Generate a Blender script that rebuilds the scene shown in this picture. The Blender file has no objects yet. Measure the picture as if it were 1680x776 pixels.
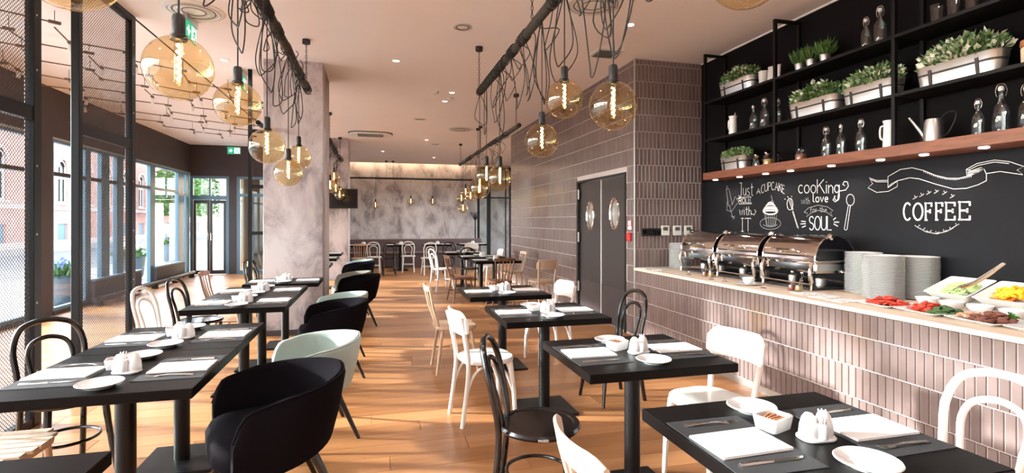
import bpy, math, random
from mathutils import Vector, Matrix
random.seed(7)
R = math.radians
scn = bpy.context.scene
COL = scn.collection
# ------------------------------------------------------------------ camera
F_PX, W_PX = 865.0, 1680.0
cam_d = bpy.data.cameras.new('camera')
cam_d.sensor_fit = 'HORIZONTAL'; cam_d.sensor_width = 36.0
cam_d.lens = F_PX / W_PX * 36.0
cam_d.shift_y = -26.0 / W_PX
cam_d.clip_start = 0.05; cam_d.clip_end = 400
cam = bpy.data.objects.new('camera', cam_d); COL.objects.link(cam)
cam.location = (0, 0, 1.5)
cam.rotation_euler = (R(90), 0, R(-14.58))
scn.camera = cam
# ------------------------------------------------------------------ light
vs = scn.view_settings
vs.view_transform = 'Standard'; vs.look = 'None'; vs.gamma = 1.0; vs.use_curve_mapping = False
vs.exposure = 0.26
world = bpy.data.worlds.new('sky_world'); scn.world = world; world.use_nodes = True
wn = world.node_tree.nodes; wl = world.node_tree.links
bg = wn['Background']
sky = wn.new('ShaderNodeTexSky'); sky.sky_type = 'NISHITA'; sky.sun_disc = False
sky.sun_elevation = R(34); sky.sun_rotation = R(-70); sky.air_density = 1.0; sky.dust_density = 1.2; sky.ozone_density = 1.0
hs = wn.new('ShaderNodeHueSaturation'); hs.inputs['Saturation'].default_value = 0.45
wl.new(sky.outputs[0], hs.inputs['Color']); wl.new(hs.outputs[0], bg.inputs[0]); bg.inputs[1].default_value = 2.35
sun_d = bpy.data.lights.new('sun', 'SUN'); sun_d.energy = 21.0; sun_d.angle = R(2.2); sun_d.color = (1.0, 0.955, 0.91)
sun = bpy.data.objects.new('sun', sun_d); COL.objects.link(sun)
SUN_EL, SUN_AZ = R(17), math.atan2(-0.30, 0.95)
sd = Vector((math.cos(SUN_EL) * math.cos(SUN_AZ), math.cos(SUN_EL) * math.sin(SUN_AZ), -math.sin(SUN_EL)))
sun.rotation_euler = sd.to_track_quat('-Z', 'Y').to_euler()
CEIL = 3.6
scn.cycles.caustics_reflective = False; scn.cycles.caustics_refractive = False; scn.cycles.sample_clamp_indirect = 6.0
# ------------------------------------------------------------------ materials
MATS = {}
def nodes_of(m):
    m.use_nodes = True
    return m.node_tree.nodes, m.node_tree.links
def pm(name, col, rough=.5, metal=0.0, spec=.5, bump=0, bscale=60, var=0, vscale=4, coat=0, emis=None, estr=0, sheen=0, stretch=None):
    m = bpy.data.materials.new(name); MATS[name] = m
    n, l = nodes_of(m); b = n['Principled BSDF']
    b.inputs['Base Color'].default_value = (*col, 1); b.inputs['Roughness'].default_value = rough
    b.inputs['Metallic'].default_value = metal; b.inputs['Specular IOR Level'].default_value = spec
    b.inputs['Coat Weight'].default_value = coat; b.inputs['Sheen Weight'].default_value = sheen
    if emis: b.inputs['Emission Color'].default_value = (*emis, 1); b.inputs['Emission Strength'].default_value = estr
    if var or bump:
        tc = n.new('ShaderNodeTexCoord'); mp = n.new('ShaderNodeMapping'); l.new(tc.outputs['Object'], mp.inputs[0])
        if stretch: mp.inputs['Scale'].default_value = stretch
    if var:
        t = n.new('ShaderNodeTexNoise'); t.inputs['Scale'].default_value = vscale; t.inputs['Detail'].default_value = 6
        l.new(mp.outputs[0], t.inputs['Vector'])
        cr = n.new('ShaderNodeValToRGB'); cr.color_ramp.elements[0].position = .3; cr.color_ramp.elements[1].position = .7
        cr.color_ramp.elements[0].color = (*[c * (1 - var) for c in col], 1); cr.color_ramp.elements[1].color = (*[min(1, c * (1 + var)) for c in col], 1)
        l.new(t.outputs[0], cr.inputs[0]); l.new(cr.outputs[0], b.inputs['Base Color'])
    if bump:
        t2 = n.new('ShaderNodeTexNoise'); t2.inputs['Scale'].default_value = bscale; t2.inputs['Detail'].default_value = 4
        l.new(mp.outputs[0], t2.inputs['Vector'])
        bp = n.new('ShaderNodeBump'); bp.inputs['Strength'].default_value = bump; bp.inputs['Distance'].default_value = .01
        l.new(t2.outputs[0], bp.inputs['Height']); l.new(bp.outputs[0], b.inputs['Normal'])
    return m
def glass(name, tint, ior=1.45, rough=0.0, gcol=(1, 1, 1)):
    m = bpy.data.materials.new(name); MATS[name] = m
    n, l = nodes_of(m); n.remove(n['Principled BSDF']); out = n['Material Output']
    tr = n.new('ShaderNodeBsdfTransparent'); tr.inputs[0].default_value = (*tint, 1)
    g = n.new('ShaderNodeBsdfGlossy'); g.inputs['Roughness'].default_value = rough; g.inputs[0].default_value = (*gcol, 1)
    f = n.new('ShaderNodeFresnel'); ge = n.new('ShaderNodeNewGeometry')
    e1 = n.new('ShaderNodeMath'); e1.operation = 'MULTIPLY_ADD'; e1.inputs[1].default_value = -2; e1.inputs[2].default_value = 1; l.new(ge.outputs['Backfacing'], e1.inputs[0])
    e2 = n.new('ShaderNodeMath'); e2.operation = 'POWER'; e2.inputs[0].default_value = ior; l.new(e1.outputs[0], e2.inputs[1]); l.new(e2.outputs[0], f.inputs[0])
    mx = n.new('ShaderNodeMixShader'); l.new(f.outputs[0], mx.inputs[0]); l.new(tr.outputs[0], mx.inputs[1]); l.new(g.outputs[0], mx.inputs[2])
    l.new(mx.outputs[0], out.inputs[0])
    return m
def emit(name, col, s):
    m = bpy.data.materials.new(name); MATS[name] = m
    n, l = nodes_of(m); n.remove(n['Principled BSDF'])
    e = n.new('ShaderNodeEmission'); e.inputs[0].default_value = (*col, 1); e.inputs[1].default_value = s
    l.new(e.outputs[0], n['Material Output'].inputs[0]); return m
def world_grain(name, c_lo, c_hi, scale, rough, bump=.15, per_piece=.5, spec=.5, dark=None, coat=0, rvar=0):
    """colour from world position grain plus a random tone for each loose piece"""
    m = bpy.data.materials.new(name); MATS[name] = m
    n, l = nodes_of(m); b = n['Principled BSDF']; b.inputs['Roughness'].default_value = rough; b.inputs['Specular IOR Level'].default_value = spec
    b.inputs['Coat Weight'].default_value = coat
    geo = n.new('ShaderNodeNewGeometry'); oi = n.new('ShaderNodeObjectInfo')
    ad = n.new('ShaderNodeMath'); ad.operation = 'ADD'; l.new(geo.outputs['Random Per Island'], ad.inputs[0]); l.new(oi.outputs['Random'], ad.inputs[1])
    fr = n.new('ShaderNodeMath'); fr.operation = 'FRACT'; l.new(ad.outputs[0], fr.inputs[0])
    mul = n.new('ShaderNodeVectorMath'); mul.operation = 'MULTIPLY'; l.new(geo.outputs['Position'], mul.inputs[0]); mul.inputs[1].default_value = scale
    cmb = n.new('ShaderNodeCombineXYZ'); sc2 = n.new('ShaderNodeMath'); sc2.operation = 'MULTIPLY'; sc2.inputs[1].default_value = 37.0
    l.new(fr.outputs[0], sc2.inputs[0]); l.new(sc2.outputs[0], cmb.inputs[0]); l.new(sc2.outputs[0], cmb.inputs[2])
    av = n.new('ShaderNodeVectorMath'); l.new(mul.outputs[0], av.inputs[0]); l.new(cmb.outputs[0], av.inputs[1])
    t = n.new('ShaderNodeTexNoise'); t.inputs['Scale'].default_value = 1; t.inputs['Detail'].default_value = 8; t.inputs['Roughness'].default_value = .62; t.inputs['Distortion'].default_value = .6
    l.new(av.outputs[0], t.inputs['Vector'])
    mixf = n.new('ShaderNodeMix'); mixf.inputs[0].default_value = per_piece; l.new(t.outputs[0], mixf.inputs[2]); l.new(fr.outputs[0], mixf.inputs[3])
    cr = n.new('ShaderNodeValToRGB'); cr.color_ramp.elements[0].position = .25; cr.color_ramp.elements[1].position = .78
    cr.color_ramp.elements[0].color = (*c_lo, 1); cr.color_ramp.elements[1].color = (*c_hi, 1)
    l.new(mixf.outputs[0], cr.inputs[0])
    last = cr.outputs[0]
    if dark:
        t3 = n.new('ShaderNodeTexNoise'); t3.inputs['Scale'].default_value = .55; t3.inputs['Detail'].default_value = 3
        l.new(av.outputs[0], t3.inputs['Vector'])
        r3 = n.new('ShaderNodeValToRGB'); r3.color_ramp.elements[0].position = .66; r3.color_ramp.elements[1].position = .78
        l.new(t3.outputs[0], r3.inputs[0])
        mc = n.new('ShaderNodeMix'); mc.data_type = 'RGBA'; l.new(r3.outputs[0], mc.inputs[0]); l.new(last, mc.inputs[6]); mc.inputs[7].default_value = (*dark, 1)
        last = mc.outputs[2]
    l.new(last, b.inputs['Base Color'])
    bp = n.new('ShaderNodeBump'); bp.inputs['Strength'].default_value = bump; bp.inputs['Distance'].default_value = .004
    l.new(t.outputs[0], bp.inputs['Height']); l.new(bp.outputs[0], b.inputs['Normal'])
    if rvar:
        mr = n.new('ShaderNodeMapRange'); l.new(fr.outputs[0], mr.inputs[0]); mr.inputs[3].default_value = rough - rvar; mr.inputs[4].default_value = rough + rvar
        l.new(mr.outputs[0], b.inputs['Roughness'])
    return m
def plaster(name, a, b_, c, scale=1.3):
    m = bpy.data.materials.new(name); MATS[name] = m
    n, l = nodes_of(m); b = n['Principled BSDF']; b.inputs['Roughness'].default_value = .7
    geo = n.new('ShaderNodeNewGeometry'); mul = n.new('ShaderNodeVectorMath'); mul.operation = 'MULTIPLY'; mul.inputs[1].default_value = (1.3, 1.3, .8)
    l.new(geo.outputs['Position'], mul.inputs[0])
    t = n.new('ShaderNodeTexNoise'); t.inputs['Scale'].default_value = scale; t.inputs['Detail'].default_value = 10; t.inputs['Roughness'].default_value = .68; t.inputs['Distortion'].default_value = .5
    l.new(mul.outputs[0], t.inputs['Vector'])
    cr = n.new('ShaderNodeValToRGB'); e = cr.color_ramp.elements; e[0].position = .38; e[0].color = (*a, 1); e[1].position = .62; e[1].color = (*c, 1)
    x = e.new(.5); x.color = (*b_, 1)
    l.new(t.outputs[0], cr.inputs[0]); l.new(cr.outputs[0], b.inputs['Base Color'])
    bp = n.new('ShaderNodeBump'); bp.inputs['Strength'].default_value = .25; bp.inputs['Distance'].default_value = .01
    l.new(t.outputs[0], bp.inputs['Height']); l.new(bp.outputs[0], b.inputs['Normal'])
    return m
world_grain('oak_floor', (.245, .097, .031), (.48, .225, .090), (1.6, 17, 1), .36, bump=.12, per_piece=.42, dark=(.14, .05, .017))
pm('floor_gap', (.10, .05, .02), .8)
world_grain('tile_glaze', (.150, .108, .102), (.215, .160, .152), (5, 5, 5), .17, bump=.25, per_piece=.3, spec=.6, rvar=.06)
pm('grout', (.54, .46, .45), .85)
plaster('concrete', (.25, .205, .21), (.49, .425, .425), (.62, .56, .555), 1.5)
pm('ceiling_paint', (.90, .872, .88), .85, var=.02, vscale=1)
pm('beige_paint', (.72, .58, .44), .8)
pm('brown_paint', (.045, .031, .031), .6, var=.1, vscale=3)
pm('black_paint', (.005, .004, .005), .75, spec=.12)
pm('chalkboard', (.0055, .0055, .0085), .75, var=.35, vscale=1.5, spec=.25)
pm('chalk', (.80, .80, .80), .95)
pm('chalk_soft', (.45, .45, .46), .95)
pm('steel_black', (.006, .0055, .006), .42, spec=.2)
pm('frame_blue', (.10, .19, .26), .4)
pm('frame_dark', (.022, .022, .026), .4)
pm('mesh_steel', (.055, .045, .048), .4, metal=.6)
pm('table_black', (.003, .0025, .0027), .36, bump=.06, bscale=9, stretch=(30, 2, 2), spec=.09)
pm('chair_black', (.004, .0035, .004), .22, spec=.45, coat=.15)
pm('chair_white', (.74, .715, .685), .32, coat=.3)
pm('chair_wood', (.52, .36, .24), .5, var=.15, vscale=14, stretch=(3, 3, .5))
pm('chair_ash', (.50, .37, .27), .5, var=.12, vscale=14, stretch=(3, 3, .5))
pm('chair_brown', (.16, .07, .035), .4, var=.2, vscale=12)
pm('fabric_black', (.0045, .0035, .0055), .9, bump=.3, bscale=300, spec=.06)
pm('fabric_mint', (.30, .37, .345), .9, bump=.3, bscale=300, sheen=.3)
pm('fabric_olive', (.16, .15, .12), .9, bump=.3, bscale=300)
pm('fabric_teal', (.22, .30, .31), .9, bump=.3, bscale=300)
pm('china', (.82, .82, .82), .16, coat=.4)
pm('china_soft', (.80, .79, .77), .3)
pm('linen', (.78, .77, .76), .9, bump=.1, bscale=200)
pm('placemat', (.022, .023, .027), .6, bump=.3, bscale=400)
pm('cutlery', (.75, .72, .68), .2, metal=1)
pm('chrome', (.82, .79, .76), .08, metal=1)
pm('brushed', (.62, .61, .60), .38, metal=1, bump=.03, bscale=200)
pm('zinc', (.78, .78, .79), .34, metal=.9, bump=.05, bscale=90)
pm('strap', (.030, .024, .024), .6)
pm('walnut', (.21, .068, .036), .42, var=.25, vscale=5, stretch=(10, 1.2, 10))
pm('maple_top', (.78, .62, .49), .4, var=.07, vscale=4, stretch=(8, 1, 8))
pm('sugar', (.42, .18, .08), .8, var=.5, vscale=40)
glass('window_glass', (.93, .97, .97), 1.5)
glass('clear_glass', (.90, .92, .93), 1.6, .02)
glass('amber_glass', (.90, .80, .60), 1.7, .01, (1, .95, .86))
emit('filament', (1.0, .66, .28), 34)
emit('led_white', (1.0, .93, .84), 14)
emit('cove_led', (1.0, .74, .46), 24)
pm('black_plastic', (.012, .011, .012), .45)
pm('white_plastic', (.80, .79, .77), .4)
pm('screen_black', (.006, .006, .008), .1)
pm('lcd_grey', (.10, .11, .10), .3)
pm('door_grey', (.040, .035, .035), .34, spec=.6)
pm('red_sign', (.55, .03, .03), .5)
pm('green_sign', (.0, .30, .15), .4, emis=(.0, .42, .22), estr=.8)
pm('white_sign', (.85, .9, .88), .4, emis=(.85, 1, .93), estr=.8)
pm('pole_bark', (.035, .029, .022), .75, bump=.5, bscale=40)
pm('cord_black', (.014, .012, .012), .6)
pm('leaf_green', (.10, .21, .045), .55, var=.45, vscale=30)
pm('leaf_pale', (.33, .42, .25), .55, var=.35, vscale=30)
pm('leaf_dark', (.045, .11, .03), .55, var=.4, vscale=30)
pm('flower_white', (.82, .84, .72), .7)
pm('flower_blue', (.36, .42, .72), .7)
pm('soil', (.05, .035, .025), .9)
pm('stick_wood', (.13, .085, .05), .6, var=.3, vscale=8)
pm('brick_pink', (.54, .27, .22), .85, var=.16, vscale=3)
pm('stone_pink', (.72, .53, .47), .85, var=.08, vscale=3)
pm('asphalt', (.20, .20, .21), .9, var=.1, vscale=1)
pm('paving', (.36, .345, .335), .9, var=.08, vscale=2)
pm('pot_blue', (.085, .12, .15), .6)
pm('car_white', (.80, .82, .85), .2, coat=.6)
pm('car_red', (.45, .03, .03), .25, coat=.6)
pm('tyre', (.02, .02, .02), .8)
pm('trunk', (.11, .07, .045), .9)
pm('tomato', (.58, .045, .02), .3)
pm('tomato_dark', (.38, .03, .025), .35)
pm('orange_food', (.80, .22, .015), .35)
pm('yellow_food', (.85, .50, .02), .35)
pm('cucumber', (.45, .60, .25), .45)
pm('meat', (.17, .055, .035), .5, var=.4, vscale=60)
pm('ham', (.55, .30, .20), .5, var=.3, vscale=50)
pm('parsley', (.06, .26, .02), .6)
pm('mustard', (.65, .36, .06), .4)
pm('honey', (.45, .12, .02), .3)
pm('terracotta', (.36, .13, .06), .7)
pm('cream_pot', (.72, .58, .42), .7)
pm('paper_print', (.72, .72, .74), .7, var=.35, vscale=25)
pm('bench_brown', (.10, .062, .060), .6)
# ------------------------------------------------------------------ geometry helpers
class MB:
    def __init__(s): s.v = []; s.f = []
    def add(s, vs_, fs):
        o = len(s.v); s.v += [tuple(p) for p in vs_]; s.f += [tuple(i + o for i in f) for f in fs]; return s
    def box(s, x0, x1, y0, y1, z0, z1, c=0, M=None):
        if c <= 0:
            p = [(x0, y0, z0), (x1, y0, z0), (x1, y1, z0), (x0, y1, z0), (x0, y0, z1), (x1, y0, z1), (x1, y1, z1), (x0, y1, z1)]
            f = [(3, 2, 1, 0), (4, 5, 6, 7), (0, 1, 5, 4), (1, 2, 6, 5), (2, 3, 7, 6), (3, 0, 4, 7)]
        else:
            c = min(c, .49 * (x1 - x0), .49 * (y1 - y0), .49 * (z1 - z0))
            def oct_(z, i): return [(x0 + i + (0 if 0 else 0), y0 + i, z)]
            def ring(z, ins):
                a0, a1, b0, b1 = x0 + ins, x1 - ins, y0 + ins, y1 - ins; k = c
                return [(a0 + k, b0, z), (a1 - k, b0, z), (a1, b0 + k, z), (a1, b1 - k, z), (a1 - k, b1, z), (a0 + k, b1, z), (a0, b1 - k, z), (a0, b0 + k, z)]
            rs = [ring(z0, c * .8), ring(z0 + c, 0), ring(z1 - c, 0), ring(z1, c * .8)]
            p = [q for r in rs for q in r]; f = [tuple(range(7, -1, -1)), tuple(range(24, 32))]
            for k in range(3):
                for i in range(8):
                    j = (i + 1) % 8; f.append((k * 8 + i, k * 8 + j, k * 8 + 8 + j, k * 8 + 8 + i))
        if M is not None: p = [tuple(M @ Vector(q)) for q in p]
        return s.add(p, f)
    def loft(s, rings, closed=False, caps=True):
        n = len(rings[0]); o = []; f = []
        for r in rings: o += r
        m = len(rings)
        for k in range(m if closed else m - 1):
            a = k * n; b = ((k + 1) % m) * n
            for i in range(n):
                j = (i + 1) % n; f.append((a + i, a + j, b + j, b + i))
        if caps and not closed: f.append(tuple(range(n - 1, -1, -1))); f.append(tuple(range((m - 1) * n, m * n)))
        return s.add(o, f)
    def tube(s, pts, r, n=8, closed=False, caps=True, sq=(1, 1)):
        P = [Vector(p) for p in pts]; m = len(P)
        rr = r if isinstance(r, (list, tuple)) else [r] * m
        T = []
        for i in range(m):
            if closed: t = P[(i + 1) % m] - P[i - 1]
            else: t = P[min(i + 1, m - 1)] - P[max(i - 1, 0)]
            T.append(t.normalized() if t.length > 1e-9 else Vector((0, 0, 1)))
        up = Vector((0, 0, 1)) if abs(T[0].z) < .9 else Vector((1, 0, 0))
        N = (up - T[0] * up.dot(T[0])).normalized(); rings = []
        for i in range(m):
            N = (N - T[i] * N.dot(T[i]))
            N = N.normalized() if N.length > 1e-6 else T[i].orthogonal().normalized()
            B = T[i].cross(N)
            rings.append([tuple(P[i] + (N * math.cos(2 * math.pi * k / n) * sq[0] + B * math.sin(2 * math.pi * k / n) * sq[1]) * rr[i]) for k in range(n)])
        return s.loft(rings, closed, caps)
    def lathe(s, prof, n=20, c=(0, 0, 0), caps=True, sx=1, sy=1):
        rings = [[(c[0] + r * sx * math.cos(2 * math.pi * k / n), c[1] + r * sy * math.sin(2 * math.pi * k / n), c[2] + z) for k in range(n)] for r, z in prof]
        return s.loft(rings, False, caps)
    def prism(s, out, z0, z1, c=0):
        n = len(out)
        if c:
            cx = sum(p[0] for p in out) / n; cy = sum(p[1] for p in out) / n
            def sh(k): return [(x - (x - cx) / max(1e-6, math.hypot(x - cx, y - cy)) * k, y - (y - cy) / max(1e-6, math.hypot(x - cx, y - cy)) * k) for x, y in out]
            i = sh(c); rings = [[(x, y, z0) for x, y in i], [(x, y, z0 + c) for x, y in out], [(x, y, z1 - c) for x, y in out], [(x, y, z1) for x, y in i]]
        else: rings = [[(x, y, z0) for x, y in out], [(x, y, z1) for x, y in out]]
        return s.loft(rings)
    def xf(s, M):
        s.v = [tuple(M @ Vector(p)) for p in s.v]; return s
    def mesh(s, name, mat, smooth=35):
        me = bpy.data.meshes.new(name); me.from_pydata(s.v, [], s.f)
        ms = mat if isinstance(mat, (list, tuple)) else [mat]
        for x in ms: me.materials.append(MATS[x])
        if smooth:
            me.polygons.foreach_set('use_smooth', [True] * len(me.polygons)); me.set_sharp_from_angle(angle=R(smooth))
        me.update(); return me
    def build(s, name, mat, parent=None, loc=None, rz=0, smooth=35, **tags):
        return link(name, s.mesh(name, mat, smooth), parent, loc, rz, **tags)
def link(name, me, parent=None, loc=None, rz=0, **tags):
    o = bpy.data.objects.new(name, me); COL.objects.link(o)
    if parent: o.parent = parent
    if loc: o.location = loc
    if rz: o.rotation_euler = (0, 0, rz)
    for k, v in tags.items(): o[k] = v
    return o
def thing(name, label, cat, loc=(0, 0, 0), rz=0, group=None):
    o = bpy.data.objects.new(name, None); COL.objects.link(o); o.location = loc; o.rotation_euler = (0, 0, rz)
    o.empty_display_size = .1; o['label'] = label; o['category'] = cat
    if group: o['group'] = group
    return o
PROTO = {}
def tree(o):
    kids = [c for c in bpy.data.objects if c.parent == o]
    return o, [(c, [g for g in bpy.data.objects if g.parent == c]) for c in kids]
def place(key, maker, loc, rz, label, group=None):
    """first call builds the thing itself, later calls copy it with all its parts"""
    if key not in PROTO:
        r = maker(); PROTO[key] = tree(r)
    else:
        root, kids = PROTO[key]
        r = root.copy(); COL.objects.link(r)
        for ch, gs in kids:
            c = ch.copy(); COL.objects.link(c); c.parent = r
            for g in gs:
                d = g.copy(); COL.objects.link(d); d.parent = c
    r.location = loc; r.rotation_euler = (0, 0, rz); r['label'] = label
    if group: r['group'] = group
    return r
def smoothpath(pts, k=6):
    P = [Vector(p) for p in pts]; out = []
    for i in range(len(P) - 1):
        p0 = P[max(i - 1, 0)]; p1 = P[i]; p2 = P[i + 1]; p3 = P[min(i + 2, len(P) - 1)]
        for j in range(k):
            t = j / k
            out.append(.5 * ((2 * p1) + (p2 - p0) * t + (2 * p0 - 5 * p1 + 4 * p2 - p3) * t * t + (3 * p1 - p0 - 3 * p2 + p3) * t ** 3))
    out.append(P[-1]); return out
def mirrorx(pts): return [(-x, y, z) for x, y, z in pts]
def arc2(cx, cy, r, a0, a1, n): return [(cx + r * math.cos(R(a0 + (a1 - a0) * i / n)), cy + r * math.sin(R(a0 + (a1 - a0) * i / n))) for i in range(n + 1)]
def rrect(hx, hy, r, n=4):
    return arc2(hx - r, hy - r, r, 0, 90, n) + arc2(-hx + r, hy - r, r, 90, 180, n) + arc2(-hx + r, -hy + r, r, 180, 270, n) + arc2(hx - r, -hy + r, r, 270, 360, n)
def struct(name, mb, mat, smooth=0, **t):
    return mb.build(name, mat, smooth=smooth, kind='structure', **t)
CAMP = Vector((0, 0, 1.5)); CT, ST = math.cos(R(14.58)), math.sin(R(14.58))
def seen(p):
    """(depth, sideways px, down px) of a point for the photograph's frame, used to rank which pieces show largest"""
    d = p[0] * ST + p[1] * CT
    if d < .2: return None
    r = p[0] * CT - p[1] * ST
    return d, 840 + F_PX * r / d, 362 - F_PX * (p[2] - 1.5) / d
def inview(p, m=15):
    q = seen(p); return q is not None and -m < q[1] < W_PX + m and -m < q[2] < 776 + m
# ================================================================== STRUCTURE
# ---- floor with loose planks laid along X
floor = struct('floor', MB().box(-5.05, 6.1, -2.6, 20.1, -.12, -.006), 'floor_gap')
PW, GAP = .19, .0025
plank_me = {}
def plank_mesh(L):
    if L not in plank_me:
        plank_me[L] = MB().box(-L / 2 + GAP / 2, L / 2 - GAP / 2, -PW / 2 + GAP / 2, PW / 2 - GAP / 2, -.006, 0, .0015).mesh('plank', 'oak_floor', 0)
    return plank_me[L]
planks = []
rnd = random.Random(3)
for i in range(int(22.5 / PW)):
    y = -2.45 + i * PW + PW / 2
    x = -4.95 - rnd.random() * 1.5; xmax = 4.2 if y < 12.6 else 5.98
    while x < xmax:
        L = rnd.choice((1.5, 1.8, 2.1))
        planks.append((x + L / 2, y, L)); x += L
def rank(p):
    pts = [(p[0] + k * p[2] / 2, p[1], 0) for k in (-.9, -.45, 0, .45, .9)]
    n = sum(inview(q, 0) for q in pts)
    if not n: return 0
    d = seen(pts[2]); d = d[0] if d else 9
    return n * p[2] / d ** 3
planks.sort(key=rank, reverse=True)
rest = MB()
for k, (x, y, L) in enumerate(planks):
    if k < 300 and rank((x, y, L)) > 0 and x - L / 2 > -4.95 and x + L / 2 < 4.24: link('plank', plank_mesh(L), floor, (x, y, 0))
    else: rest.box(max(x - L / 2, -4.95) + GAP / 2, min(x + L / 2, 6.0 if y > 12.6 else 4.24) - GAP / 2, y - PW / 2 + GAP / 2, y + PW / 2 - GAP / 2, -.006, 0)
rest.build('planking', 'oak_floor', floor, smooth=0, kind='stuff')
# ---- ceiling with a warm cove slot along the back wall
struct('ceiling', MB().box(-5.06, 6.1, -2.6, 19.72, CEIL, CEIL + .12).box(-5.06, 6.1, 19.72, 20.1, CEIL + .2, CEIL + .26).box(-5.06, 6.1, 19.70, 19.72, CEIL + .12, CEIL + .26), 'ceiling_paint')
MB().box(-1.3, 3.7, 19.735, 19.755, CEIL + .05, CEIL + .07).build('trim_1', 'cove_led', smooth=0, kind='structure')
# ---- plain walls
struct('wall_back', MB().box(-1.5, 6.1, 20.0, 20.1, 0, CEIL + .2), 'concrete')
struct('wall_back_left', MB().box(-1.5, -1.4, 15.1, 20.0, 0, CEIL), 'concrete')
struct('wall_behind', MB().box(-5.05, 4.34, -2.6, -2.5, 0, CEIL), 'concrete')
# ---- mottled columns
struct('wall_column_near', MB().box(-1.40, -.67, 7.42, 8.42, 0, CEIL, .004), 'concrete')
struct('wall_column_far', MB().box(-1.40, -.66, 14.1, 15.1, 0, CEIL, .004), 'concrete')
struct('baseboard_column', MB().box(-1.412, -.658, 7.408, 8.432, 0, .07), 'brown_paint')
# ---- window side
def window_bay(n, y0, y1, z0=.06, ztr=2.25, post=.05, mat='frame_blue', zt=2.80):
    w = struct('window_%d' % n, MB().box(-5.02, -4.94, y0, y0 + post, z0, zt, .004).box(-5.02, -4.94, y1 - post, y1, z0, zt, .004)
               .box(-5.02, -4.94, y0 + post, y1 - post, zt - .05, zt).box(-5.02, -4.94, y0 + post, y1 - post, z0, z0 + .05), mat)
    MB().box(-5.02, -4.945, y0 + post, y1 - post, ztr - .03, ztr + .03).build('transom', 'frame_dark', w, smooth=0)
    MB().box(-4.985, -4.979, y0 + post, y1 - post, z0 + .05, ztr - .03).build('pane', 'window_glass', w, smooth=0)
    MB().box(-4.985, -4.979, y0 + post, y1 - post, ztr + .03, zt - .05).build('pane', 'window_glass', w, smooth=0)
    return w
struct('wall_left', MB().box(-5.05, -4.93, 7.3, 16.42, 2.82, CEIL).box(-5.05, -4.93, -2.5, 7.3, 3.42, CEIL).box(-5.05, -4.93, 9.52, 9.90, 0, 2.82).box(-5.05, -4.93, -2.5, -2.2, 0, 2.82), 'brown_paint')
struct('trim_2', MB().box(-5.04, -4.92, -2.2, 9.52, 0, .06).box(-5.04, -4.92, 9.90, 16.3, 0, .06), 'frame_dark')
struct('trim_3', MB().box(-5.03, -4.925, 7.3, 9.52, 2.795, 2.825).box(-5.03, -4.925, -2.2, 7.3, 3.395, 3.425).box(-5.03, -4.925, 9.90, 16.3, 2.795, 2.825), 'brushed')
ny = [-2.2, -.3, 1.6, 3.5, 5.4, 7.3, 9.52]
for k in range(6): window_bay(k + 1, ny[k], ny[k + 1], zt=3.40 if k < 5 else 2.80)  # unseen near bays made taller so the sun reaches the counter
for k, (a, b, p) in enumerate(((9.90, 10.95, .05), (10.95, 11.60, .13), (11.60, 12.25, .17), (12.25, 13.78, .10), (13.78, 15.60, .17), (15.60, 16.30, .28))):
    window_bay(k + 7, a, b, post=p)
# low brown panels in front of the glazing, with a pale cap and a pipe rail on short feet
def low_panel(y0, y1, label, grp):
    t = thing('low_panel', label, 'low wall', (-4.87, (y0 + y1) / 2, 0), 0, grp); h = (y1 - y0) / 2
    MB().box(-.03, .03, -h, h, .12, .42).build('panel', 'brown_paint', t, smooth=0)
    MB().box(-.05, .05, -h, h, .42, .455, .004).build('cap', 'frame_blue', t, smooth=0)
    MB().box(-.02, .02, -h, -h + .04, 0, .12).build('foot', 'frame_dark', t, smooth=0)
    MB().box(-.02, .02, h - .04, h, 0, .12).build('foot', 'frame_dark', t, smooth=0)
low_panel(10.98, 12.95, 'long low brown panel with blue-grey cap below the window, nearer the mesh screen', 'low panels below the windows')
low_panel(13.75, 15.6, 'low brown panel with blue-grey cap below the window beside the entrance door', 'low panels below the windows')
t = thing('pipe_heater', 'low dark pipe heater on short feet along the window wall', 'heater', (-4.68, 13.2, 0))
MB().tube([(0, -2.6, .12), (0, 2.6, .12)], .045, 10).build('pipe', 'frame_dark', t)
for yy in (-2.4, -1.2, 0, 1.2, 2.4): MB().box(-.06, .06, -.02, .02, 0, .09).lathe([(.05, 0), (.05, .012)], 10, (0, yy * 0, 0)).xf(Matrix.Translation((0, yy, 0))).build('foot', 'frame_dark', t, smooth=0)
# ---- entrance end wall
struct('wall_entrance', MB().box(-4.93, -1.40, 16.3, 16.42, 2.74, CEIL).box(-3.96, -3.76, 16.3, 16.42, 0, 2.74).box(-2.95, -1.40, 16.3, 16.42, 0, 2.74), 'brown_paint')
struct('wall_lobby', MB().box(-4.93, -1.5, 19.2, 19.3, 0, CEIL).box(-1.6, -1.5, 16.42, 19.2, 0, CEIL).box(-3.80, -3.72, 16.9, 19.2, 0, CEIL), 'beige_paint')
d1 = struct('door_1', MB().box(-4.93, -4.86, 16.3, 16.4, 0, 2.74).box(-4.03, -3.96, 16.3, 16.4, 0, 2.74).box(-4.86, -4.03, 16.3, 16.4, 2.67, 2.74).box(-4.86, -4.03, 16.3, 16.4, 2.08, 2.20).box(-4.46, -4.42, 16.3, 16.4, 2.20, 2.67), 'frame_blue')
MB().box(-4.86, -4.46, 16.345, 16.351, 2.20, 2.67).build('pane', 'window_glass', d1, smooth=0)
MB().box(-4.42, -4.03, 16.345, 16.351, 2.20, 2.67).build('pane', 'window_glass', d1, smooth=0)
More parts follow.
